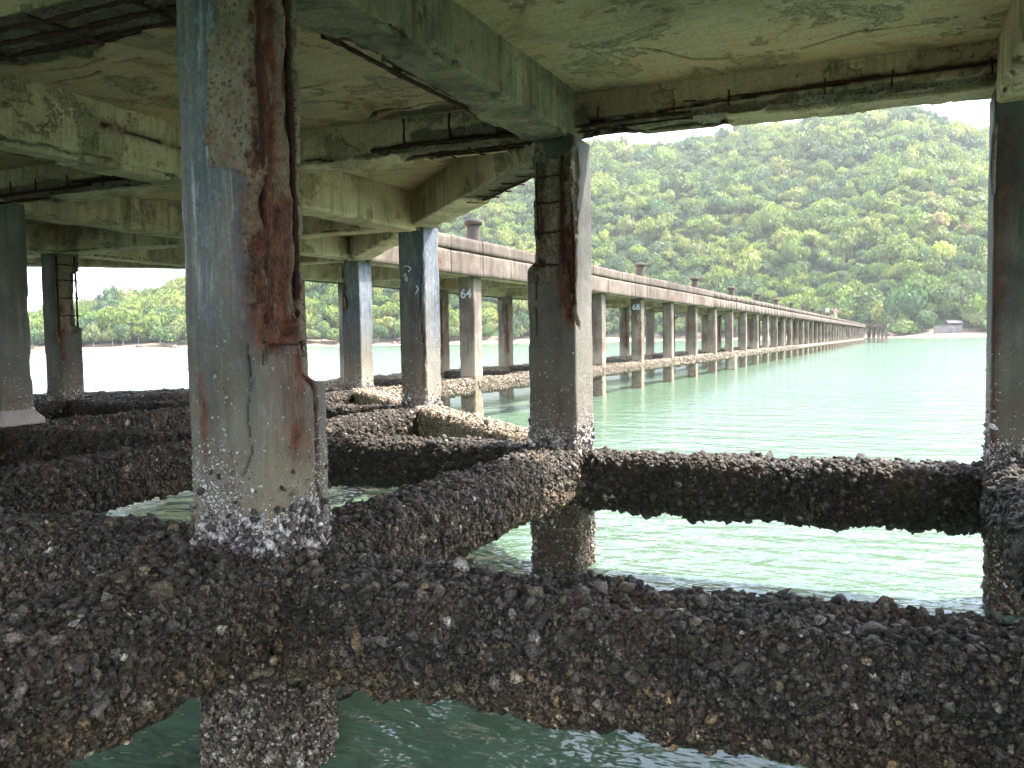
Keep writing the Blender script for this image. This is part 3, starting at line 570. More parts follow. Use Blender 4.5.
for i in range(-5, 2): soffit(i, -1, 0)
# exposed bars in the broken patch at top left
for k_, (y0, y1) in enumerate([(.28, .34), (.44, .47)]):
    mb = MB(); xs = np.linspace(-2.7, -.7, 40); P_ = np.stack([xs, y0+(xs+2.7)*(y1-y0)/2, SO-.012+.006*np.sin(xs*4+k_)], 1); mb.tube(P_, .014*(1+.4*fbm(P_, 6, 3, 3)), 7, lump=.5); mb.build('rebar', M['rust'], head, True)
# the deck itself
def prism(mb, poly, z0, z1):
    n = len(poly); V = [(*p_, z0) for p_ in poly]+[(*p_, z1) for p_ in poly]; V += [(*np.mean(poly, 0), z0), (*np.mean(poly, 0), z1)]
    Q = [[k, (k+1) % n, n+(k+1) % n, n+k] for k in range(n)]; T = [[2*n, (k+1) % n, k] for k in range(n)]+[[2*n+1, n+k, n+(k+1) % n] for k in range(n)]
    mb.add(V, Q, T)
o_ = np.array([0, .19]); e_ = np.array([.14, .14])
poly = [gp(2, -1)+[.2, -.2], gp(2, 1)+[.2, .19], gp(0, 1)+[.08, .19], gp(-2, 3)+[.12, .19], gp(-3, 3)+[-.08, .19], gp(-5, 1)+[-.08, .19], gp(-6, 1)+[0, .19], gp(-6, -1)+[0, -.2]]
mb = MB(); prism(mb, poly, SO+.035, SO+.24); mb.build('deck_slab', M['curb'], head)

# ---------------------------------------------------------------- walkway
walk = thing('pier_walkway', 'long straight concrete walkway on paired columns running over the water to the shore', 'walkway', (0, 0, 0))
NJ = 46
def wcol(i, j, k):
    fine = .03 if j < 8 else (.06 if j < 16 else .17)
    s = []; ru = []; st = []; rb = []
    if i == -3 and j % 3 != 1: s = [(w*.6, w*1.5, 1.9, 2.8, .04)]; ru = [(w*.9, .08, 1.3, 2.7, 1.2)]
    elif k == 1: s = [(w*.7, w*1.1, 1.6+.3*rng.random(), 2.5, .02)]; ru = [(w*.95, .05, 1.2, 2.2, .8)]
    elif k == 2: ru = [(w*.4, .05, 1.3, 2.4, .5)]
    return column(i, j, walk, M['walk_col'], fine, s, rb, st, (), -.9, 2.96, (), ru, 0, low=PALE[1]*.8)
for j in range(4, NJ+1):
    wcol(-2, j, (j*7) % 4); wcol(-3, j, (j*5) % 3)
def run(i, j0, j1):
    return gp(i, j0), gp(i, j1)
for j in range(3, NJ):
    for i in (-2, -3):
        near = 2 if (j < 7 and i == -2) else (1 if j < 16 else 0)
        if j == NJ-1 and False: pass
def longbeam(i):
    mb = MB(); ja = 3
    for j in range(3, NJ):
        a = gp(i, j); b = gp(i, j+1); near = 2 if j < 8 else (1 if j < 18 else 0)
        L, R, O = frame((*a, .72), (*b, .72)); res = {2: .035, 1: .07, 0: .3}[near]
        V, N, U, Q, T = sweep(L, .30, .26, res, min(res, .12), .07); Pw = V@R.T+O
        g = .015+.04*fbm(Pw, 2.2, 3, 3)+.035*fbm(Pw, 8, 4, 12); Pw = Pw+(N*g[:, None])@R.T
        A = np.exp(fbm(Pw, 5, 4, 6)*.7)[:, None]*PALE[0]
        mb.add(Pw, Q, T, A)
        if near:
            s_, n_ = scatter(Pw, Q, {2: 1200, 1: 320}[near]); rr = {2: .017, 1: .032}[near]
            v, t_, A = shells(s_+n_*rr*.3, n_, rr, .6, PALE, PEW, 6); mb.add(v, None, t_, A)
    return mb.build('lower_beam', M['crust_pale'], walk, True)
longbeam(-2)['label'] = 'sunlit lower beam crusted with bleached oysters'; longbeam(-3)
for j in range(4, NJ+1):
    a = gp(-3, j); b = gp(-2, j)
    upper_beam(a, b, walk, M['beam'], 1 if j < 9 else 0, wd=.28, bot=2.96, top=3.34, name='cross_beam')
    if j % 2 == 0 or j < 9: lower_beam(a, b, walk, 1 if j < 8 else 0, wd=.26, name='lower_cross_beam', top=.83, bot=.62)
for i in (-2, -3):
    mb = MB(); a, b = gp(i, 3), gp(i, NJ)
    L, R, O = frame((*a, 3.15), (*b, 3.15)); V, N, U, Q, T = sweep(L, .28, .40, .4, .1, .01); mb.add(V@R.T+O, Q, T); mb.build('edge_beam', M['beam'], walk, True)
    # fascia and kerb made of cast lengths with open joints
    sg = 1 if i == -2 else -1; d = (b-a)/np.linalg.norm(b-a); nrm = np.array([d[1], -d[0]])*sg
    start = a-d*(.1 if i == -2 else 0); Lt = np.linalg.norm(b-start); seg = 1.304
    for nm, z0, z1, th, offn, mt in (('fascia', 2.93, 3.365, .12, .30, 'fascia'), ('kerb', 3.385, 3.64, .20, .265, 'curb')):
        mb = MB(); k = 0; x = 0
        while x < Lt:
            l_ = min(seg, Lt-x)-.018
            L2, R2, O2 = frame((*(start+nrm*offn+d*x), (z0+z1)/2), (*(start+nrm*offn+d*(x+l_)), (z0+z1)/2))
            fine = .05 if x < 25 else .4
            V, N, U, Q, T = sweep(l_, th, z1-z0-rng.random()*.008, fine, min(fine, .2), .012); Pw = V@R2.T+O2
            Pw = Pw+(N*(fbm(Pw, 3, 4, 3)*.012)[:, None])@R2.T+[nrm[0]*rng.normal(0, .004), nrm[1]*rng.normal(0, .004), rng.normal(0, .003)]
            A = np.zeros((len(V), 3)); A[:, 1] = np.clip(fbm(Pw, 1.3, 3, 8)-.25, 0, 1)*1.5
            mb.add(Pw, Q, T, A); x += seg
        mb.build(nm, M[mt], walk, True)
mb = MB(); a, b = (gp(-3, 3)+gp(-2, 3))/2, (gp(-3, NJ)+gp(-2, NJ))/2
L, R, O = frame((*a, 3.40), (*b, 3.40)); V, N, U, Q, T = sweep(L, BX+.30, .14, .4, .3, .01); mb.add(V@R.T+O, Q, T); mb.build('walkway_slab', M['slab'], walk, True)
# mushroom headed bollards on the kerb
bols = [4, 5]+list(range(7, 27, 2)); first = None
dirw = (gp(-2, NJ)-gp(-2, 3)); dirw /= np.linalg.norm(dirw); nw = np.array([dirw[1], -dirw[0]])
for i in (-2, -3):
    for j in bols:
        p = gp(i, j)+nw*(.10 if i == -2 else -.10)
        if first is None:
            s_ = MB(); s_.lathe([(0, 0), (.165, 0), (.155, .05), (.15, .34), (.16, .37)], k=14); s_.lathe([(.16, .365), (.20, .38), (.225, .42), (.22, .47), (.17, .52), (.06, .545), (0, .55)], k=14)
            sh = MB(); sh.lathe([(.0, -.02), (.175, -.02), (.16, .05), (.15, .30), (.155, .37), (.0, .371)], k=14)
            cp = MB(); cp.lathe([(0, .372), (.155, .374), (.20, .39), (.225, .43), (.22, .47), (.17, .515), (.06, .54), (0, .545)], k=14)
            bo = sh.build('bollard', M['boll'], walk, True); ca = cp.build('cap', M['boll'], bo, True); first = (bo, ca)
        else:
            bo = first[0].copy(); C.objects.link(bo); ca = first[1].copy(); C.objects.link(ca); ca.parent = bo
        bo.location = (p[0], p[1], 3.64); bo.rotation_euler = (0, 0, rng.random()*3); bo.scale = (.87, .87, .9)
# the crusted lump hanging off one walkway column
p = gp(-2, 11); V, N, U, Q, T = sweep(.75, .48, .42, .05, .05, .12); V += [p[0]+.12, p[1], .0]; V[:, :2] -= 0; V += N*(fbm(V, 5, 4, 3)*.06)[:, None]
mb = MB(); mb.add(V, Q, T, np.exp(fbm(V, 6, 3, 2)*.5)[:, None]*PALE[2]); mb.build('oyster_lump', M['crust_pale'], walk, True)
# painted numbers on column faces
def paint_text(txt, i, j, z, size, dx=0, parent=walk, mat='paint'):
    cu = bpy.data.curves.new('painted_number', 'FONT'); cu.body = txt; cu.size = size; cu.extrude = .0015; cu.offset = .004; cu.align_x = 'CENTER'
    tmp = bpy.data.objects.new('tmp_text', cu); C.objects.link(tmp); dg = bpy.context.evaluated_depsgraph_get()
    me = bpy.data.meshes.new_from_object(tmp.evaluated_get(dg)); bpy.data.objects.remove(tmp); me.materials.clear(); me.materials.append(M[mat])
    o = bpy.data.objects.new('painted_number', me); C.objects.link(o); p = gp(i, j); o.location = (p[0]+dx, p[1]-W/2-.009, z); o.rotation_euler = (math.pi/2, 0, 0); o.parent = parent
paint_text('64', -2, 4, 2.52, .26); paint_text('68', -2, 7, 2.58, .26)
# pale scrawls on the slim column
p = gp(-1, 2)
for pts in [[(-.10, 2.52), (-.06, 2.535), (.0, 2.50), (-.04, 2.46)], [(-.11, 2.42), (-.07, 2.45), (-.09, 2.37), (-.05, 2.35), (-.06, 2.41)], [(.06, 2.30), (.09, 2.26), (.05, 2.2)]]:
    q = np.array(pts); mb = MB(); t_ = np.linspace(0, len(q)-1, 8); mb.tube(np.stack([p[0]+np.interp(t_, range(len(q)), q[:, 0]), np.full(8, p[1]-W/2-.002), np.interp(t_, range(len(q)), q[:, 1])], 1), .007, 5, lump=.8)
    mb.build('paint_scrawl', M['paint'], head)

# ---- landing stage at the far end: a wider head that sticks out to the right
land = thing('landing_stage', 'small far landing stage jutting right from the end of the walkway on thin columns', 'landing stage')
e0 = gp(-2, NJ); e1 = gp(-3, NJ); dx = np.array([1, SK])/np.hypot(1, SK)
P0 = e1-dx*.3; wdt = BX+.6+3.9
def lpt(s, t_): return P0+dx*s+dirw*t_
mb = MB(); prism(mb, [lpt(0, .35), lpt(wdt, .35), lpt(wdt, 9), lpt(0, 9)], 3.33, 3.62); mb.build('deck_slab', M['curb'], land)
mb = MB(); prism(mb, [lpt(-.05, .2), lpt(wdt+.05, .2), lpt(wdt+.05, .5), lpt(-.05, .5)], 2.95, 3.66); mb.build('fascia', M['fascia'], land)
mb = MB(); prism(mb, [lpt(wdt-.2, .5), lpt(wdt+.05, .5), lpt(wdt+.05, 9), lpt(wdt-.2, 9)], 2.95, 3.66); mb.build('fascia', M['fascia'], land)
for t_ in (.55, 4.6, 8.6):
    for s_ in (BX+.6+.5, BX+.6+1.35, BX+.6+2.2, BX+.6+2.95, wdt-.25):
        q = lpt(s_, t_); mb = MB(); mb.box((q[0], q[1], 1.05), (.36, .36, 3.9)); mb.build('column', M['walk_col'], land)
    mb = MB(); prism(mb, [lpt(.2, t_-.15), lpt(wdt, t_-.15), lpt(wdt, t_+.15), lpt(.2, t_+.15)], .60, .88); mb.build('lower_beam', flat('bleached_beam', (.34, .28, .21)) if t_ < 1 else bpy.data.materials['bleached_beam'], land)

# ---------------------------------------------------------------- water, terrain
mb = MB(); g = np.array([-3000, -600, -150, -40, 0, 40, 150, 600, 3000.]); X, Y = np.meshgrid(g, g); n = len(g)
k = np.arange(n-1); I, J = np.meshgrid(k, k); I = I.ravel(); J = J.ravel()
mb.add(np.stack([X.ravel(), Y.ravel(), 0*X.ravel()], 1), np.stack([J*n+I, J*n+I+1, (J+1)*n+I+1, (J+1)*n+I], 1))
tag(mb.build('water', M['water']), kind='structure')

YAW = .4321; CAM = np.array([2.2385, -2.535]); Rv = np.array([math.cos(YAW), math.sin(YAW)]); Fv = np.array([-math.sin(YAW), math.cos(YAW)])
RX = np.array([-900, -500, -300, 32, 86, 118, 157, 186, 250, 330, 460, 589, 650, 720, 804, 850, 900, 927, 960, 991, 1100, 1300, 1800.])
RE = np.array([40, 55, 30, 20, 23, 37, 51, 62, 90, 128, 168, 194, 191, 197, 211, 221, 224, 217, 203, 198, 190, 150, 90.])
def ridge(u, D): return np.interp(u*845+512, RX, RE)/845*D-9.
def shore(u): return np.interp(u, [-1.6, -.6, -.38, -.1, .13, .3, .5, 1., 1.6], [300, 335, 342, 390, 410, 375, 335, 320, 300])
def ridged(u): return shore(u)+np.interp(u, [-1.6, -.5, 0, .5, 1.6], [230, 240, 300, 320, 300])
def ground(u, d):
    s = shore(u); D = ridged(u); t_ = np.clip((d-s-16)/(D-s-16), 0, 3); H = ridge(u, D)
    h = np.where(t_ < 1, H*(1-(1-np.clip(t_, 0, 1))**1.25)*.55+H*.45*t_, H*np.clip(1-(t_-1)*.5, -.2, 1))
    P = np.stack([u*d, d, d*0], 1); gl = fbm(P, .011, 4, 5)*14*np.clip(t_*2.5, 0, 1)*np.clip((1.05-t_)*4, .15, 1)
    beach = np.clip((d-s)*.155, -3, 2.4)
    return beach+np.maximum(h, -5)*(t_ > 0)+gl*(t_ > 0)
def w2(u, d): return CAM+Rv*(u*d)[:, None]+Fv*d[:, None]
us = np.linspace(-1.5, 1.5, 260); ts = np.concatenate([np.linspace(-12, 18, 12), np.linspace(24, 900, 110)])
Ug, Tg = np.meshgrid(us, ts); u = Ug.ravel(); d = shore(u)+Tg.ravel(); z = ground(u, d); xy = w2(u, d)
n = len(us); m_ = len(ts); I, J = np.meshgrid(np.arange(n-1), np.arange(m_-1)); I = I.ravel(); J = J.ravel(); Q = np.stack([J*n+I, J*n+I+1, (J+1)*n+I+1, (J+1)*n+I], 1)
VV = np.stack([xy[:, 0], xy[:, 1], z], 1)
isb = J < 11
mb = MB(); mb.add(VV, Q[isb]); tag(mb.build('beach', M['sand'], None, True), kind='structure')
mb = MB(); mb.add(VV, Q[~isb]); tag(mb.build('hillside', M['under'], None, True), kind='structure')

# ---------------------------------------------------------------- trees
def ico():
    t = (1+5**.5)/2; V = np.array([[-1, t, 0], [1, t, 0], [-1, -t, 0], [1, -t, 0], [0, -1, t], [0, 1, t], [0, -1, -t], [0, 1, -t], [t, 0, -1], [t, 0, 1], [-t, 0, -1], [-t, 0, 1]])
    F = [[0, 11, 5], [0, 5, 1], [0, 1, 7], [0, 7, 10], [0, 10, 11], [1, 5, 9], [5, 11, 4], [11, 10, 2], [10, 7, 6], [7, 1, 8], [3, 9, 4], [3, 4, 2], [3, 2, 6], [3, 6, 8], [3, 8, 9], [4, 9, 5], [2, 4, 11], [6, 2, 10], [8, 6, 7], [9, 8, 1]]
    return V/np.linalg.norm(V[0]), np.array(F)
IV, IF = ico()
def crown_proto(nl, nleaf, ls, flatn=.75, seed=0):
    """unit crown (radius about 1): lobes with leaf clumps over them and a rough core inside each"""
    r = np.random.default_rng(seed); V = []; Q = []; T = []; A = []; n = 0; QQ = []; TT = []
    for k in range(nl):
        a = r.random()*6.28; rad = .72*math.sqrt(r.random()) if k else 0; c = np.array([rad*math.cos(a), rad*math.sin(a), (.12+r.random()*.45)*flatn]); R = .30+.28*r.random()
        if k == 0: c[2] = .5*flatn; R = .55
        v = IV*R*.78*(1+.3*(r.random((12, 1))-.5))*[1, 1, flatn]+c; V.append(v); TT.append(IF+n); A.append(np.full((12, 3), .7)); n += 12
        m = int(nleaf*(R/.5)**2/nl)
        d = r.normal(0, 1, (m, 3)); d /= np.linalg.norm(d, axis=1)[:, None]; d[:, 2] = np.where(d[:, 2] < -.35, -d[:, 2], d[:, 2])
        p = c+d*(R*(.82+.34*r.random((m, 1)))*[1, 1, flatn])
        nn = d+r.normal(0, .55, (m, 3)); nn /= np.linalg.norm(nn, axis=1)[:, None]
        x = np.cross(nn, r.normal(0, 1, (m, 3))); x /= np.linalg.norm(x, axis=1)[:, None]; y = np.cross(nn, x)
        s = ls*(.6+.9*r.random((m, 1)))
        q = np.stack([p-x*s-y*s*.5, p+x*s*.6-y*s*.9, p+x*s+y*s*.4, p-x*s*.5+y*s], 1).reshape(-1, 3)
        V.append(q); QQ.append(np.arange(m*4).reshape(-1, 4)+n); A.append(np.repeat(.75+.6*r.random((m, 1)), 4, 0)*np.ones((1, 3))); n += m*4
    return np.concatenate(V), np.concatenate(QQ), np.concatenate(TT), np.concatenate(A)
protos = [crown_proto(5+k % 5, 470, .060, .62+.1*(k % 4), k) for k in range(10)]
GRE = np.array([[.065, .115, .024], [.095, .145, .028], [.12, .165, .035], [.16, .19, .05], [.035, .080, .03], [.06, .10, .045], [.15, .18, .055], [.16, .14, .06]])
GW = np.array([.2, .22, .17, .1, .16, .12, .03, .008])
forest = MB(); cnt = 0
step = 6.4
for trow in np.arange(19, 345, step*.93):
    du = step/(360+trow); uu = np.arange(-.82, .80, du)+rng.random()*du
    uu = uu+rng.normal(0, du*.28, len(uu)); dd = shore(uu)+trow+rng.normal(0, 2.2, len(uu)); zz = ground(uu, dd); pp = w2(uu, dd)
    lim = ridged(uu)-shore(uu)+12
    for a, b, c, e, li in zip(pp, zz, uu, dd, lim):
        if trow > li: continue
        pv, pq, pt, pa = protos[rng.integers(10)]
        s = 4.7*math.exp(np.clip(rng.normal(0, .36), -.6, .75)); hh = s*(1.05+.8*rng.random()); an = rng.random()*6.28
        Rm = np.array([[math.cos(an), -math.sin(an), 0], [math.sin(an), math.cos(an), 0], [0, 0, 1]])
        v = (pv*[s, s, hh])@Rm.T+[a[0], a[1], b+2.2+2.5*rng.random()]
        if 12 < trow+0 < 34 and abs(c-(948-512)/845) < .02 and trow < 24: continue
        patch = float(vn(np.array([[a[0], a[1], 0]]), .02, 3)[0]); wgt = GW*np.exp(np.array([-.5, 0, .5, .9, -.8, -.8, 1, .5])*patch); col = GRE[rng.choice(8, p=wgt/wgt.sum())]*[1.3, 1.22, .95]*math.exp(rng.normal(0, .16))
        forest.add(v, pq, pt, pa*col); cnt += 1
tag(forest.build('hillside_forest', M['leaf']), 'dense green forest covering the hillside behind the shore', 'forest', kind='stuff')
print('forest trees', cnt)

def tree(u, dist, h, rad, col, label, group=None, nl=7, base=1., trunkh=.45, name='shore_tree'):
    ua = np.array([u]); d = shore(ua)+dist; z = float(ground(ua, d)[0]); p = w2(ua, d)[0]
    t = thing(name, label, 'tree', (p[0], p[1], z), rng.random()*6.28, group)
    m = MB(); zz = np.linspace(-.6, h*.72, 9); bend = np.cumsum(rng.normal(0, .12, (9, 2)), 0)
    m.tube(np.stack([bend[:, 0], bend[:, 1], zz], 1), np.linspace(.32, .10, 9)*h/11, 7)
    for k in range(5):
        a = rng.random()*6.28; z0 = h*(.30+.07*k); ix = min(8, int(z0/(h*.72)*8)); L = rad*.7
        tt = np.linspace(0, 1, 5)[:, None]; m.tube(np.array([[bend[ix, 0], bend[ix, 1], z0]])+tt*np.array([[math.cos(a)*L, math.sin(a)*L, h*.22]])+tt**2*[[0, 0, h*.05]], np.linspace(.13, .04, 5)*h/11, 5)
    m.build('trunk', M['trunk'], t, True)
    pv, pq, pt, pa = crown_proto(nl, int(800*nl/5), .058, .7, int(rng.integers(1e6)))
    v = pv*[rad, rad, h*(1-trunkh)/1.0]; v[:, 2] += h*trunkh-.1*h
    m = MB(); m.add(v, pq, pt, pa*np.array(col)*base); m.build('crown', M['leaf'], t)
    return t
G1 = 'trees of the belt along the far shore'
tree((905-512)/845, 10, 8.5, 7.8, (.13, .19, .045), 'round bright green tree on the beach just right of the landing stage', nl=9, trunkh=.05)
tree((851-512)/845, 22, 16, 10.0, (.085, .14, .035), 'broad domed tree rising behind the far end of the walkway', nl=9, trunkh=.15)
tree((943-512)/845, 30, 17, 8, (.085, .13, .04), 'tall tree standing behind the grey shore wall', nl=8, trunkh=.3)
tree((976-512)/845, 24, 14, 8, (.10, .15, .045), 'leafy tree overhanging the beach beside the right column', nl=8, trunkh=.2)
for k, x in enumerate(np.concatenate([np.arange(-60, 200, 15.5), np.arange(305, 840, 17.0), [868, 884, 922, 978, 992, 1006, 1030, 1060]])):
    x = x+rng.normal(0, 3); u_ = (x-512)/845; left = x < 200
    c = [(.12, .17, .04), (.085, .14, .035), (.14, .17, .06), (.065, .115, .035)][rng.integers(4)]
    tree(u_, 8+rng.random()*9, (8+5*rng.random()), 4.6+2.2*rng.random(), c, 'small rounded tree in the bright green belt along the far beach', G1, nl=5+rng.integers(3), trunkh=.2+.15*rng.random())
# boulders on the beach, low wall and shed
for k, x in enumerate([886, 889.5, 893, 897, 175, 169, 330, 352, 371, 395, 402, 140]):
    ua = np.array([(x-512)/845]); d = shore(ua)+4+rng.random()*4; p = w2(ua, d)[0]; z = float(ground(ua, d)[0]); s = .9+rng.random()*.9
    v, f = IV, IF; m = MB(); vv = v*(1+.35*(rng.random((12, 1))-.5))*[s*1.5, s, s*.7]; m.add(vv, None, f)
    o = m.build('boulder', M['rock']); o.location = (p[0], p[1], z+s*.15); o.rotation_euler = (0, 0, rng.random()*6)
    if k < 4: tag(o, 'reddish brown boulder on the sand beside the far landing stage', 'boulder', 'boulders beside the landing stage')
    else: tag(o, 'dark brown boulder lying on the far beach on the left', 'boulder', 'boulders on the left beach')
ua = np.array([(948-512)/845]); d = shore(ua)+10; p = w2(ua, d)[0]; z = float(ground(ua, d)[0])
m = MB(); m.box((0, 0, 1.3), (11.5, .5, 3.4)); 
for q in np.arange(-5.4, 5.5, 1.8): m.box((q, -.31, 1.25), (.3, .14, 3.3))
m.box((0, 0, 3.09), (11.8, .7, .16)); o = m.build('shore_wall', M['wallc']); o.location = (p[0], p[1], z); o.rotation_euler = (0, 0, YAW); tag(o, 'low grey retaining wall above the beach under the trees', 'wall')
d = shore(ua)+15; p = w2(np.array([(954-512)/845]), d)[0]
sh = thing('beach_shed', 'small open shed with a dark purple brown roof above the grey shore wall', 'shed', (p[0], p[1], z+1.5), YAW)
m = MB(); m.box((0, 1.2, 1.4), (5, .2, 2.8)); m.build('wall', M['wallc'], sh)
for a in (-2.4, 2.4): m = MB(); m.box((a, -1.3, 1.4), (.18, .18, 2.8)); m.build('post', M['trunk'], sh)
m = MB(); V = np.array([[-3.1, -2, 2.75], [3.1, -2, 2.75], [3.1, 0, 3.7], [-3.1, 0, 3.7], [3.1, 2, 2.75], [-3.1, 2, 2.75]]); V = np.concatenate([V, V-[0, 0, .12]])
m.add(V, [[0, 1, 2, 3], [3, 2, 4, 5], [7, 6, 9, 8], [8, 9, 11, 10], [0, 6, 7, 1], [4, 10, 11, 5]], [[1, 7, 8], [1, 8, 2], [2, 8, 10], [2, 10, 4], [0, 3, 9], [0, 9, 6], [3, 5, 11], [3, 11, 9]]); m.build('roof', M['roof'], sh)

# ---------------------------------------------------------------- people on the walkway
def skin_obj(name, pts, edges, rad, mat, parent, root=0):
    me = bpy.data.meshes.new(name); me.from_pydata(pts, edges, []); me.materials.append(mat); o = bpy.data.objects.new(name, me); C.objects.link(o); o.parent = parent
    o.modifiers.new('Skin', 'SKIN').use_smooth_shade = True
    sv = me.skin_vertices[0].data if me.skin_vertices else None
    if sv is None: return o
    for k, r in enumerate(rad): sv[k].radius = r if isinstance(r, tuple) else (r, r); sv[k].use_root = (k == root)
    o.modifiers.new('Sub', 'SUBSURF').levels = 1; o.modifiers['Sub'].render_levels = 2
    return o
def person(loc, rz, label, top, bottom, H=1.66, arm=0):
    t = thing('person', label, 'person', loc, rz)
    k = H/1.75
    P = [(0, 0, .95), (0, 0, 1.12), (0, 0, 1.32), (0, 0, 1.44), (0, .0, 1.53), (0, -.01, 1.62), (0, -.01, 1.70),
         (.10, 0, .90), (.11, -.02, .50), (.12, .02, .08), (.12, -.12, .03), (-.10, 0, .90), (-.12, .05, .50), (-.13, .12, .08), (-.13, -.02, .03),
         (.19, 0, 1.40), (.25, .0, 1.12), (.24, -.10, .88), (.24, -.14, .79), (-.19, 0, 1.40), (-.25, 0, 1.12), (-.22, -.16+arm, .95), (-.20, -.22+arm, .88)]
    E = [(0, 1), (1, 2), (2, 3), (3, 4), (4, 5), (5, 6), (0, 7), (7, 8), (8, 9), (9, 10), (0, 11), (11, 12), (12, 13), (13, 14), (3, 15), (15, 16), (16, 17), (17, 18), (3, 19), (19, 20), (20, 21), (21, 22)]
    R = [(.15, .10), (.13, .09), (.16, .10), (.10, .08), .055, (.078, .095), (.07, .085), .08, .058, .042, .035, .08, .058, .042, .035, .058, .042, .032, .03, .058, .042, .032, .03]
    P = [tuple(c*k for c in q) for q in P]; R = [tuple(c*k for c in q) if isinstance(q, tuple) else q*k for q in R]
    skin_obj('body', P, E, R, M['skin'], t)
    g = 1.16
    skin_obj('shirt', [P[0], P[1], P[2], P[3], P[15], tuple(np.array(P[15])*.45+np.array(P[16])*.55), P[19], tuple(np.array(P[19])*.45+np.array(P[20])*.55)], [(0, 1), (1, 2), (2, 3), (3, 4), (4, 5), (3, 6), (6, 7)],
        [tuple(c*g for c in R[0]), tuple(c*g for c in R[1]), tuple(c*g for c in R[2]), tuple(c*g for c in R[3]), R[15]*1.2, R[16]*1.5, R[19]*1.2, R[20]*1.5], top, t)
    skin_obj('trousers', [P[0], P[7], P[8], tuple(np.array(P[8])*.4+np.array(P[9])*.6), P[11], P[12], tuple(np.array(P[12])*.4+np.array(P[13])*.6)], [(0, 1), (1, 2), (2, 3), (0, 4), (4, 5), (5, 6)], [tuple(c*1.12 for c in R[0]), .1, .075, .065, .1, .075, .065], bottom, t)
    m = MB(); vv = IV*[.088, .10, .075]*k; m.add(vv+[0, .015, 1.71*k], None, IF); m.build('hair', M['hair'], t, True)
c_ = (gp(-3, 29)+gp(-2, 29))/2; 
person((c_[0]+.25, c_[1], 3.47), 2.9, 'person in a pale blue shirt walking on the distant walkway, left of the pair', M['blue'], M['navy'], 1.74)
person((c_[0]+1.15, c_[1]+.6, 3.47), 2.7, 'person in a pink shirt walking on the distant walkway, right of the pair', M['pink'], M['tan'], 1.6, .1)

# ---------------------------------------------------------------- air
hz = MB(); hz.box((-150, 420, 118), (1900, 1500, 242)); hz = hz.build('haze', [])
hm = bpy.data.materials.new('haze_air'); hm.use_nodes = True; nt = hm.node_tree; nt.nodes.clear(); pv_ = nt.nodes.new('ShaderNodeVolumePrincipled'); oo = nt.nodes.new('ShaderNodeOutputMaterial'); nt.links.new(pv_.outputs[0], oo.inputs['Volume'])
pv_.inputs['Color'].default_value = (.95, .97, 1, 1); pv_.inputs['Density'].default_value = .00015; pv_.inputs['Anisotropy'].default_value = .3
hz.data.materials.clear(); hz.data.materials.append(hm); tag(hz, kind='stuff')

# ---------------------------------------------------------------- light
EL = math.radians(54); AZ = np.array([math.cos(math.radians(38)), math.sin(math.radians(38))])   # towards the sun: mostly +X
sd = Vector((AZ[0]*math.cos(EL), AZ[1]*math.cos(EL), math.sin(EL)))
sun = bpy.data.lights.new('sun', 'SUN'); sun.energy = 2.3; sun.angle = math.radians(.53); sun.color = (1, .96, .89)
so = bpy.data.objects.new('sun', sun); C.objects.link(so); so.rotation_euler = sd.to_track_quat('Z', 'Y').to_euler(); so.location = (0, 0, 300)
wd_ = bpy.data.worlds.new('World'); S.world = wd_; wd_.use_nodes = True; nt = wd_.node_tree; bg = nt.nodes['Background']
sk = nt.nodes.new('ShaderNodeTexSky'); sk.sky_type = 'NISHITA'; sk.sun_disc = False; sk.sun_elevation = EL; sk.sun_rotation = math.atan2(sd.x, sd.y); sk.dust_density = 3.; sk.air_density = 1.; sk.ozone_density = 1.
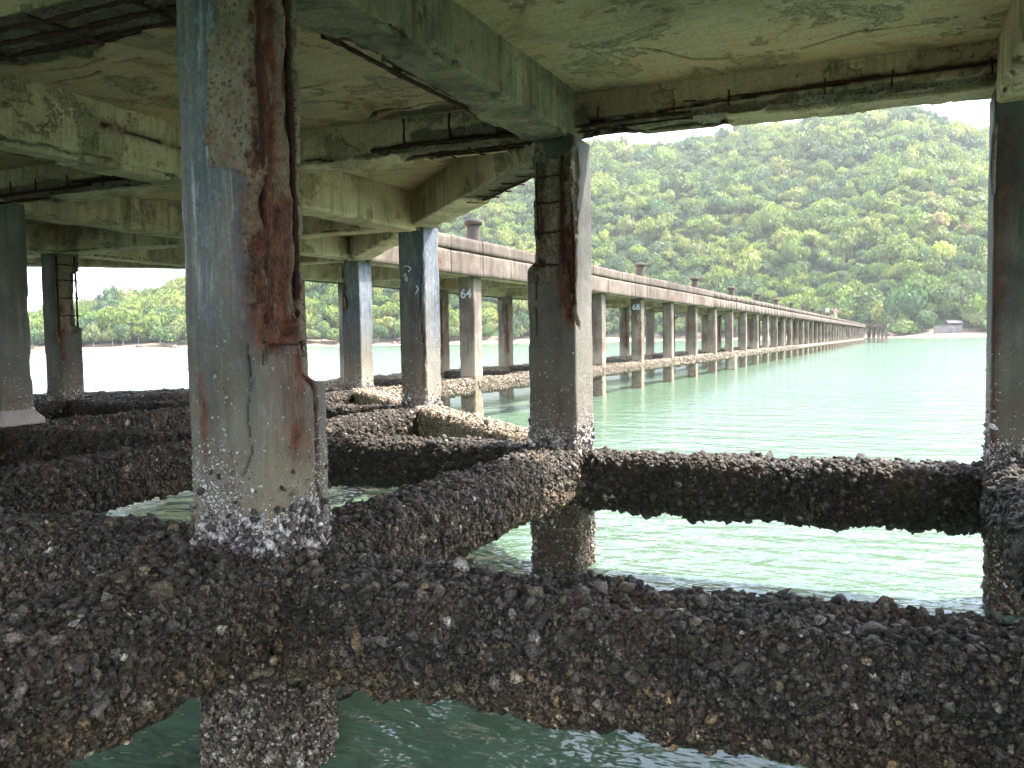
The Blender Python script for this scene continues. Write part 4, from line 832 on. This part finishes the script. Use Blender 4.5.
tc = nt.nodes.new('ShaderNodeTexCoord'); mp = nt.nodes.new('ShaderNodeMapping'); mp.inputs['Scale'].default_value = (1, 1, 3.2); nt.links.new(tc.outputs['Generated'], mp.inputs[0])
cn = nt.nodes.new('ShaderNodeTexNoise'); cn.inputs['Scale'].default_value = 2.6; cn.inputs['Detail'].default_value = 7; cn.inputs['Roughness'].default_value = .55; nt.links.new(mp.outputs[0], cn.inputs['Vector'])
cr = nt.nodes.new('ShaderNodeValToRGB'); cr.color_ramp.elements[0].position = .42; cr.color_ramp.elements[1].position = .62; nt.links.new(cn.outputs[0], cr.inputs[0])
mx = nt.nodes.new('ShaderNodeMix'); mx.data_type = 'RGBA'; nt.links.new(cr.outputs[0], mx.inputs[0]); nt.links.new(sk.outputs[0], mx.inputs[6]); mx.inputs[7].default_value = (5.6, 5.9, 6.5, 1)
nt.links.new(mx.outputs[2], bg.inputs[0]); bg.inputs[1].default_value = .15

# ---------------------------------------------------------------- camera
cam = bpy.data.cameras.new('camera'); co = bpy.data.objects.new('camera', cam); C.objects.link(co); S.camera = co
PI_, RO = .0523, -.0156
F = Vector((-math.sin(YAW)*math.cos(PI_), math.cos(YAW)*math.cos(PI_), -math.sin(PI_))); R_ = Vector((math.cos(YAW), math.sin(YAW), 0)); U_ = R_.cross(F)
R2 = R_*math.cos(RO)+U_*math.sin(RO); U2 = -R_*math.sin(RO)+U_*math.cos(RO)
mt = Matrix((R2, U2, -F)).transposed().to_4x4(); mt.translation = (CAM[0], CAM[1], CZ); co.matrix_world = mt
cam.sensor_width = 36; cam.lens = 844.63/1024*36; cam.clip_start = .05; cam.clip_end = 6000
S.render.resolution_x = 1024; S.render.resolution_y = 768
S.view_settings.view_transform = 'Standard'; S.view_settings.look = 'None'; S.view_settings.exposure = 2.78; S.view_settings.gamma = 1
S.cycles.use_denoising = True; S.cycles.use_adaptive_sampling = True; S.cycles.adaptive_threshold = .02; S.cycles.max_bounces = 8; S.cycles.diffuse_bounces = 5; S.cycles.volume_bounces = 0
S.cycles.caustics_reflective = False; S.cycles.caustics_refractive = False
